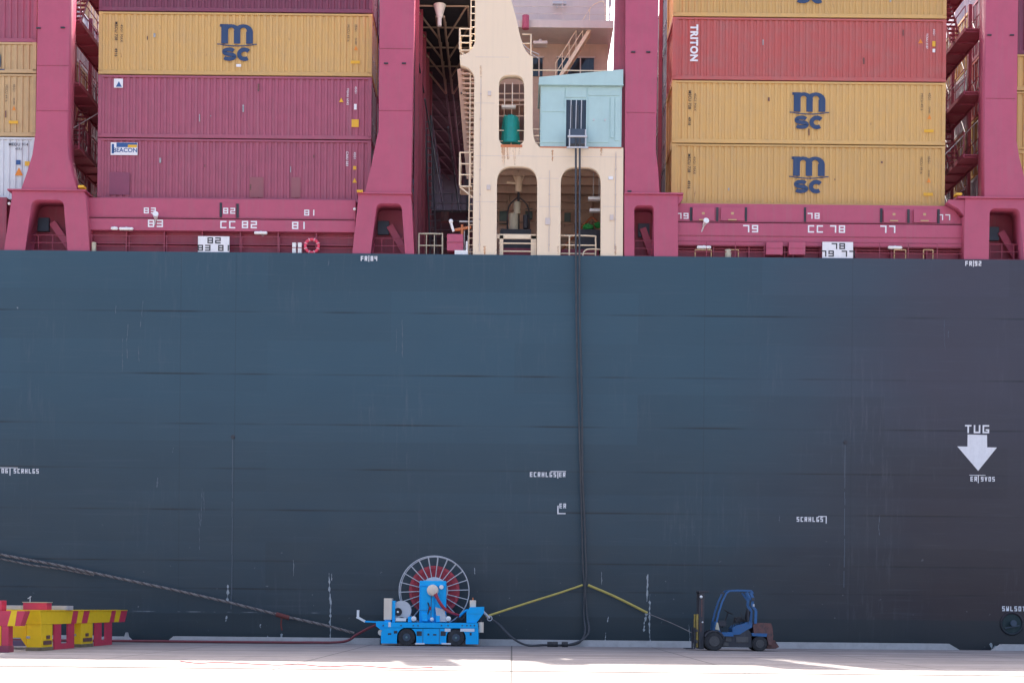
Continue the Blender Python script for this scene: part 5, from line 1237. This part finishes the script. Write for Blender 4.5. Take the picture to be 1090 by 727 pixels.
# seams, hoses and small boxes
b = MB()
for (x0, y0_, x1, y1_) in ((446.5, 622, 473.5, 622.4), (446.5, 648, 455, 648.4), (458.3, 628, 458.7, 661), (417, 665.8, 508, 666.2), (450, 668, 450.3, 685), (467.5, 668, 467.8, 685), (498, 652, 512, 652.3)):
    b.box(*bx(x0, y0_, x1, y1_, y0-.008 if y0_ > 662 else (y0+.09 if x0 > 490 else y0+.262), y0+.3, 0))
b.build('panel_seam', M['midsteel'], truck)
b = MB()
for (x0, y0_, x1, y1_) in ((449, 652, 455, 660), (434, 655, 438, 661), (464, 654, 468, 661)): MB().box(*bx(x0, y0_, x1, y1_, y0+.12, y0+.34, .02)).build('valve_box', TB, truck)
for hp in ([f(455, 640, y0+.24), f(456.5, 645, y0+.2), f(455, 652, y0+.2), f(450, 660, y0+.15)], [f(484, 661, y0+.3), f(487, 656, y0+.3), f(492, 658, y0+.25), f(496, 652, y0+.25)], [f(420, 661, y0+.3), f(427, 656, y0+.2), f(434, 660, y0+.2)]):
    MB().tube(hp, .026, 8).build('hydraulic_hose', M['rubber'], truck, True)
p = P2(457.5, 646); MB().cyl((p[0], y0+.2, p[1]-.08), (p[0], y0+.2, p[1]+.06), .04, 10).build('filter_bowl', M['redcable'], truck, True)
# tow arm
a, c_, d_ = P2(402, 661), P2(386, 660.3), P2(378, 656)
MB().bar((a[0], y0+.6, a[1]), (c_[0], y0+.6, c_[1]), .07, .07).build('tow_arm', TB, truck)
MB().bar((c_[0]+.04, y0+.6, c_[1]), (d_[0], y0+.6, d_[1]+.03), .17, .09).bar((d_[0]+.05, y0+.6, d_[1]-.05), (P2(379.5, 648)[0], y0+.6, P2(379.5, 648)[1]), .08, .1).build('tow_handle', M['lampwhite'], truck)
MB().cyl((xL-.02, y0+.2, .55), (xL-.02, y1-.2, .55), .13, 12).build('bumper', M['creamplast'], truck, True)

# ------------------------------------------------------------------ forklift
YK = -5.6
fb = U(760, 693, YK); OF = -fb.z
def F(x, y): p = U(x, y, YK); return (p.x, p.z+OF)
fork = empty('forklift', 'faded blue forklift with rust brown counterweight, parked facing left beside the ship', 'forklift', (F(780, 690)[0], YK+.6, 0))
k0, k1 = YK, YK+1.25; km = (k0+k1)/2
FB = M['fblue']
def wheel(cx, r, yy, ya, par):
    b = MB(); b.cyl((cx, yy, r), (cx, ya, r), r, 30); bmesh.ops.bevel(b.bm, geom=[e for e in b.bm.edges if abs(e.verts[0].co.y-e.verts[1].co.y) < .001], offset=.04, segments=2, affect='EDGES')
    t_ = b.build('wheel', M['rubber'], par, True)
    b = MB(); b.cyl((cx, yy-.01, r), (cx, yy+.06, r), r*.5, 20).ring((cx, yy-.01, r), (0, 1, 0), r*.5, .015, 24, 6)
    for k in range(6): a_ = k*math.pi/3; b.cyl((cx+r*.33*math.cos(a_), yy-.03, r+r*.33*math.sin(a_)), (cx+r*.33*math.cos(a_), yy, r+r*.33*math.sin(a_)), .016, 6)
    b.cyl((cx, yy-.04, r), (cx, yy, r), .06, 12)
    b.build('rim', M['dirtyrim'], t_, True)
wf_, wr_ = F(760.3, 683), F(808.8, 685)
for yy, ya in ((k0-.04, k0+.24), (k1-.24, k1+.04)): wheel(wf_[0], S(10.2, YK), yy, ya, fork); wheel(wr_[0], S(8.0, YK), yy, ya, fork)
# chassis: under-frame, floor step, hood, counterweight
P_ = [F(769, 689), F(801, 689.5), F(800, 674), F(795, 668), F(789, 672), F(779, 676), F(772, 676), F(768, 673)]
MB().prism(P_, k0+.12, k1-.12).build('chassis', M['dark'], fork)
MB().prism([F(766, 673.5), F(780, 673), F(781, 677.5), F(768, 677.5)], k0+.02, k1-.02).build('step', M['fblue'], fork)
hood = MB().prism([F(780.5, 676), F(780, 669), F(784, 666), F(792, 664), F(798, 661.5), F(801.5, 663), F(801, 668), F(795, 671), F(788, 675.5)], k0+.1, k1-.1).build('hood', FB, fork)
MB().prism([F(802, 665.5), F(805, 663.2), F(821, 663.6), F(822.5, 667), F(823.5, 677), F(822.5, 686), F(818.5, 687), F(816.5, 678), F(812, 675.5), F(803, 675)], k0+.07, k1-.07).build('counterweight', M['rusty'], fork)
MB().prism([F(817.5, 680), F(826.5, 682), F(831, 689), F(827, 691), F(818, 691)], k0+.3, k1-.3).build('tow_hitch', M['rusty'], fork)
MB().prism([F(800, 674), F(817, 674.5), F(816, 678), F(801, 677)], k0+.02, k1-.02).build('rear_fender', FB, fork)
# front fender and cowl
b = MB(); r_ = S(11.8, YK); n = 12; pts = [(wf_[0]+r_*math.cos(a), S(10.2, YK)+r_*math.sin(a)) for a in [math.pi*.85-math.pi*.75*i/n for i in range(n+1)]]; inn = [(wf_[0]+(r_-.05)*math.cos(a), S(10.2, YK)+(r_-.05)*math.sin(a)) for a in [math.pi*.85-math.pi*.75*i/n for i in range(n+1)]]
b.prism(pts+inn[::-1], k0-.03, k0+.3).prism(pts+inn[::-1], k1-.3, k1+.03); b.build('front_fender', M['dark'], fork, True)
MB().prism([F(760, 672), F(761.5, 662), F(764.5, 662), F(768, 674)], k0+.14, k1-.14).build('cowl', FB, fork)
MB().prism([F(761.6, 670), F(763, 662.5), F(764.5, 663), F(766, 671)], k0+.0, k0+.12).build('cowl_stripe', M['beige'], fork)
# overhead guard
for yy in (k0+.08, k1-.08):
    pts = [F(762.3, 665), F(765.5, 652), F(769, 641), F(773.5, 631.5), F(777, 629), F(786, 628.6), F(800, 629), F(802, 632)]
    b = MB(); 
    for i in range(len(pts)-1): b.bar((pts[i][0], yy, pts[i][1]), (pts[i+1][0], yy, pts[i+1][1]), .07, .065)
    pts = [F(799, 630.5), F(802, 637), F(801, 645), F(805, 650), F(804.5, 664)]
    for i in range(len(pts)-1): b.bar((pts[i][0], yy, pts[i][1]), (pts[i+1][0], yy, pts[i+1][1]), .08, .10)
    b.bar((F(795, 630)[0], yy, F(795, 631)[1]), (F(801.5, 640)[0], yy, F(801.5, 640)[1]), .06, .07)
    b.build('guard_post', FB, fork)
b = MB()
for px in (777, 781.5, 786, 790.5, 795, 799): a = F(px, 629); b.box(a[0]-.02, k0+.08, a[1]-.03, a[0]+.03, k1-.08, a[1]+.02)
b.build('guard_roof', FB, fork)
a = F(769.5, 631.5); MB().box(a[0]-.05, k0+.0, a[1]-.04, a[0]+.05, k0+.1, a[1]+.05, .01).build('headlight', M['dark'], fork); a = F(802.5, 644.5); l_ = MB().box(a[0]-.04, k0-.0, a[1]-.05, a[0]+.03, k0+.08, a[1]+.05, .01).build('tail_lamp', M['galv'], fork); a = F(801.5, 638); MB().box(a[0]-.05, k0-.02, a[1]-.07, a[0]+.05, k0+.06, a[1]+.06, .01).build('tail_lamp', M['dark'], fork)
b = MB()
for (x0, y0_, x1, y1_) in ((773, 677, 779, 683), (784, 678, 797, 684), (770, 684, 776, 688)):
    a, c = F(x0, y0_), F(x1, y1_); b.box(a[0], k0+.09, c[1], c[0], k0+.118, a[1], .008)
b.build('side_cover', M['dirtyrim'], fork)
a = F(806, 666); c = F(816, 672); MB().box(a[0], k0+.03, c[1], c[0], k0+.038, a[1]).build('worn_plate', M['worn_white'], fork) if False else None
b = MB(); b.cyl((F(770, 676)[0], k0+.3, F(770, 676)[1]), (F(766, 660)[0], k0+.3, F(766, 660)[1]), .02, 6); b.box(F(766, 665)[0], k0+.2, F(766, 667)[1], F(774, 665)[0], k1-.2, F(766, 661)[1], .02); b.build('dashboard', M['dark'], fork)
b = MB(); p = F(786, 660); b.box(p[0]-.1, k0+.3, p[1]-.1, p[0]+.14, k0+.5, p[1]+.12, .03); b.cyl((p[0]+.3, k0+.2, p[1]-.05), (p[0]+.1, k0+.2, p[1]+.3), .015, 6); b.build('armrest', M['rubber'], fork, True)
p = F(797, 655.5); MB().box(p[0]-.03, k0+.1, p[1]-.35, p[0]+.02, k0+.35, p[1]+.25, .01).build('radiator_guard', M['dark'], fork)
# seat, steering, levers
a = F(790, 662); MB().box(a[0]-.22, km-.25, a[1]-.02, a[0]+.25, km+.25, a[1]+.10, .04).bar((a[0]+.28, km, a[1]+.05), (a[0]+.36, km, a[1]+.42), .46, .1).build('seat', M['rubber'], fork, True)
s_ = F(777.5, 652.5); b = MB(); b.cyl((s_[0], km, s_[1]), (s_[0]-.22, km, s_[1]-.6), .03, 8); b.ring((s_[0]+.02, km, s_[1]+.02), (.5, 0, 1), .17, .018, 24, 6); b.cyl((s_[0]+.02-.16, km, s_[1]+.1), (s_[0]+.2, km, s_[1]-.05), .015, 6); b.build('steering_wheel', M['rubber'], fork, True)
b = MB()
for i in range(4): b.cyl((s_[0]+.1+.09*i, k0+.25+.05*i, s_[1]-.6), (s_[0]+.2+.1*i, k0+.25+.05*i, s_[1]-.2), .015, 6).ball((s_[0]+.2+.1*i, k0+.25+.05*i, s_[1]-.2), .03, n=8)
b.cyl((F(794, 653)[0], k0+.3, F(794, 660)[1]), (F(796, 653)[0], k0+.3, F(796, 650)[1]), .02, 6); b.build('control_lever', M['rubber'], fork, True)
# mast
mt = F(748, 629); mx = mt[0]
for yy in (k0+.22, k1-.32):
    b = MB(); b.box(mx-.10, yy, .06, mx+.10, yy+.09, mt[1], .006); m_ = b.build('mast_rail', M['dark'], fork)
    MB().box(mx-.02, yy-.012, 1.35, mx+.02, yy-.002, mt[1]-.35).box(mx-.04, yy-.012, .75, mx-.01, yy-.002, 1.1).build('rail_wear', M['rusty'], m_)
b = MB()
for zz in (.25, 1.2, mt[1]-.12): b.box(mx-.06, k0+.3, zz, mx+.06, k1-.3, zz+.1)
b.build('mast_crossbar', M['dark'], fork)
t_ = F(749.5, 630); MB().box(mx-.14, k0+.18, t_[1]-.03, mx+.28, k1-.2, t_[1]+.04, .01).build('mast_cap', M['dark'], fork)
a = F(743.8, 654); b = MB(); b.cyl((a[0]-.02, k0+.26, .12), (a[0]-.02, k0+.26, a[1]), .045, 12).cyl((a[0]-.02, k1-.26, .12), (a[0]-.02, k1-.26, a[1]), .045, 12); b.build('lift_cylinder', M['wornyellow'], fork, True)
p = F(747, 635.5); MB().ball((p[0], k0+.18, p[1]), .06).build('lamp', M['lampwhite'], fork, True); p = F(748.5, 662.5); MB().ball((p[0], k0+.18, p[1]), .035).build('lamp', M['lampwhite'], fork, True)
b = MB(); b.box(mx-.24, k0+.12, .30, mx-.16, k1-.12, .42).box(mx-.24, k0+.12, .75, mx-.16, k1-.12, .85).build('carriage', M['dark'], fork)
for yy in (k0+.2, k1-.32):
    b = MB(); b.box(mx-.29, yy, .06, mx-.241, yy+.12, .92).box(mx-.62, yy, .055, mx-.291, yy+.12, .09); b.build('fork', M['dark'], fork)
b = MB(); b.tube([(mx+.05, km, mt[1]-.2), (mx+.12, km, 1.3), (mx+.1, km, .5)], .022, 6); b.build('hydraulic_hose', M['rubber'], fork, True)

# ------------------------------------------------------------------ striped trestles at the left edge
Yl, Rd = M['yellow'], M['red']
tr = empty('steel_trestle', 'long yellow steel trestle with red stripes running back towards the ship, at the left', 'trestle', (-16.3, -12, 0), 'striped steel trestles on the quay')
bx0, bx1 = -16.62, -16.05; ZB, ZTt = .90, 1.36
ya, yb = 46.7-60, 57.0-60
def ydep(px): return (16.05*FPX/(545-px)) - 60     # depth at which the trestle's side shows at that photo column
MB().prismx([(ya, ZTt), (yb+.25, ZTt), (yb-.15, ZB), (ya+.12, ZB)], bx0, bx1).build('beam', Yl, tr)
def stripe(pa, pb, slant=-.32):
    yy0, yy1 = ydep(pa), ydep(pb)
    MB().prismx([(yy0, ZTt+.004), (yy1, ZTt+.004), (yy1+slant, ZB-.004), (yy0+slant, ZB-.004)], bx0-.004, bx1+.004).build('stripe', Rd, tr)
stripe(78, 83.5, -.25); stripe(89.5, 95.5, -.3); stripe(119, 123.5, -.3); stripe(129, 135.5, -.35)
MB().box(bx0-.03, ya-.02, ZTt+.004, bx1+.03, yb+.2, ZTt+.03).build('top_plate', Yl, tr)
for (d0_, d1_, bl) in ((46.85, 48.0, bx0+.06), (51.2, 52.6, bx1-.32)):
    l_ = MB().box(bl, d0_-60, 0, bx1-.01, d1_-60, ZB-.003, .01).build('leg', Yl, tr)
    MB().box(bl-.02, d0_-60-.03, 0, bx1+.02, d1_-60+.03, .12, .01).build('foot', mat('dirty_foot_steel', (.22, .17, .10), .7, grime=.7, gcol=(.06, .06, .05), scale=6, obj=False), l_)
    MB().box(bx1-.012, d0_-60+.2, .2, bx1+.02, d1_-60-.15, .34, .01).box(bx1-.012, d0_-60+.5, .4, bx1+.03, d0_-60+.8, .52, .01).build('machine_plate', M['rusty'], l_)
    MB().box(bl-.01, d0_-60-.012, .42, bl+.12, d0_-60, .5).build('rub_mark', M['worn_white'], l_)
for (p0_, p1_, p2_, p3_) in ((59, 66, 73, 80), (102, 109, 113, 120)):
    l_ = MB(); a0, a1, a2, a3 = (ydep(q_) for q_ in (p0_, p1_, p2_, p3_))
    l_.box(bx1-.07, a0, .0, bx1-.02, a1, ZB-.003).box(bx1-.07, a2, .0, bx1-.02, a3, ZB-.003).box(bx1-.07, a1, .0, bx1-.02, a2, .2); l_.build('leg', Rd, tr)
MB().prism([(bx0-.55, .88), (bx0-.02, .88), (bx0-.02, .15)], ya+.35, ya+.45).build('gusset', Yl, tr)
tr2 = empty('steel_trestle', 'red and yellow striped trestle cut by the left edge of the photo', 'trestle', (-17.5, -15, 0), 'striped steel trestles on the quay')
e1 = U(26, 655, -15).x
MB().prism([(e1+.03, ZTt), (-21, ZTt), (-21, ZB-.03), (e1-.14, ZB-.03)], -15, -14.55).build('beam', Rd, tr2)
for (a, c) in ((10.5, 16.5), (-12, -3)):
    x0, x1 = U(a, 655, -15).x, U(c, 655, -15).x; MB().prism([(x0+.05, ZTt+.003), (x1+.05, ZTt+.003), (x1-.02, ZB-.033), (x0-.08, ZB-.033)], -15.004, -14.546).build('stripe', Yl, tr2)
x0, x1 = U(1.5, 680, -15).x, U(9, 680, -15).x
l_ = MB().box(x0, -15.0, 0, x1, -14.6, ZB-.034, .01).build('leg', Rd, tr2); MB().box(x0-.1, -15.04, 0, x1+.02, -14.56, .22, .01).build('foot', rosed, l_)
MB().box(x0-.5, -15.0, 0, x0-.02, -14.6, ZB-.034, .01).build('leg', Yl, tr2)
x0, x1 = U(10, 672, -11.5).x, U(33, 672, -11.5).x; 
MB().box(x0-1.5, -11.6, .40, x1-.1, -11.5, .84, .01).build('panel', Yl, tr2); MB().box(x0-1.5, -11.7, .12, x1-.1, -11.2, .30, .01).build('base_beam', mat('violet_grey_steel', (.14, .10, .19), .6, grime=.5, obj=False), tr2)
# box and slabs lying on the trestles
a = U(25.5, 650, -12.2).x; c_ = U(51, 650, -12.2).x
bb = empty('red_box', 'small red metal box lying on the near end of the yellow trestle', 'box', ((a+c_)/2, -12, ZTt+.03))
MB().box(a, -12.3, ZTt+.032, c_, -11.8, 1.64, .015).build('box_body', Rd, bb); MB().box(a-.02, -12.32, 1.642, c_+.02, -11.78, 1.67).build('box_lid', M['beige'], bb)
b = MB(); p = U(32, 636, -12); b.cyl((p.x, -12, 1.67), (p.x, -12, 1.86), .014, 6).cyl((p.x-.08, -12, 1.78), (p.x+.04, -12, 1.86), .014, 6); b.build('wire_hook', M['galv'], bb)
for (x0, x1, yy, h, lab) in ((48, 71.5, -10.8, .15, 'grey slab lying on the yellow trestle right of the red box'), (-8, 23, -10.8, .15, 'grey slab lying at the left edge behind the striped trestle')):
    a, c_ = U(x0, 648, yy).x, U(x1, 648, yy).x
    zz = ZTt+.032
    o = MB().box(a, yy, zz, c_, yy+.7, zz+h, .015).build('steel_slab', M['concrete']); piv(o, ((a+c_)/2, yy+.3, zz)); tag(o, lab, 'slab', 'grey slabs on the trestles')
MB().box(-19.5, -11, ZB, -16.63, -10.0, ZTt+.03, .01).build('cross_beam', Yl, tr)
a, c_ = U(-6, 646, -14.9).x, U(2.2, 646, -14.9).x; o = MB().box(a, -14.95, ZTt+.002, c_, -14.5, 1.70, .01).build('red_box', Rd); piv(o, (a, -14.9, ZTt)); tag(o, 'small red box at the very left edge on the striped trestle', 'box')
# white pointed fender block beyond the trestle
x0, x1 = U(120, 684, -1.3).x, U(139, 684, -1.3).x
o = MB().prism([(x0-.5, 0), (x1, 0), (x1-.25, .22), (x1-.3, .42), (x1-.36, .24), (x0-.5, .24)], -1.0, -.62).build('kerb_stop', M['concrete']); piv(o, (x0, -1, 0)); tag(o, 'grey kerb stop with a small pointed fin right of the yellow trestle', 'kerb')
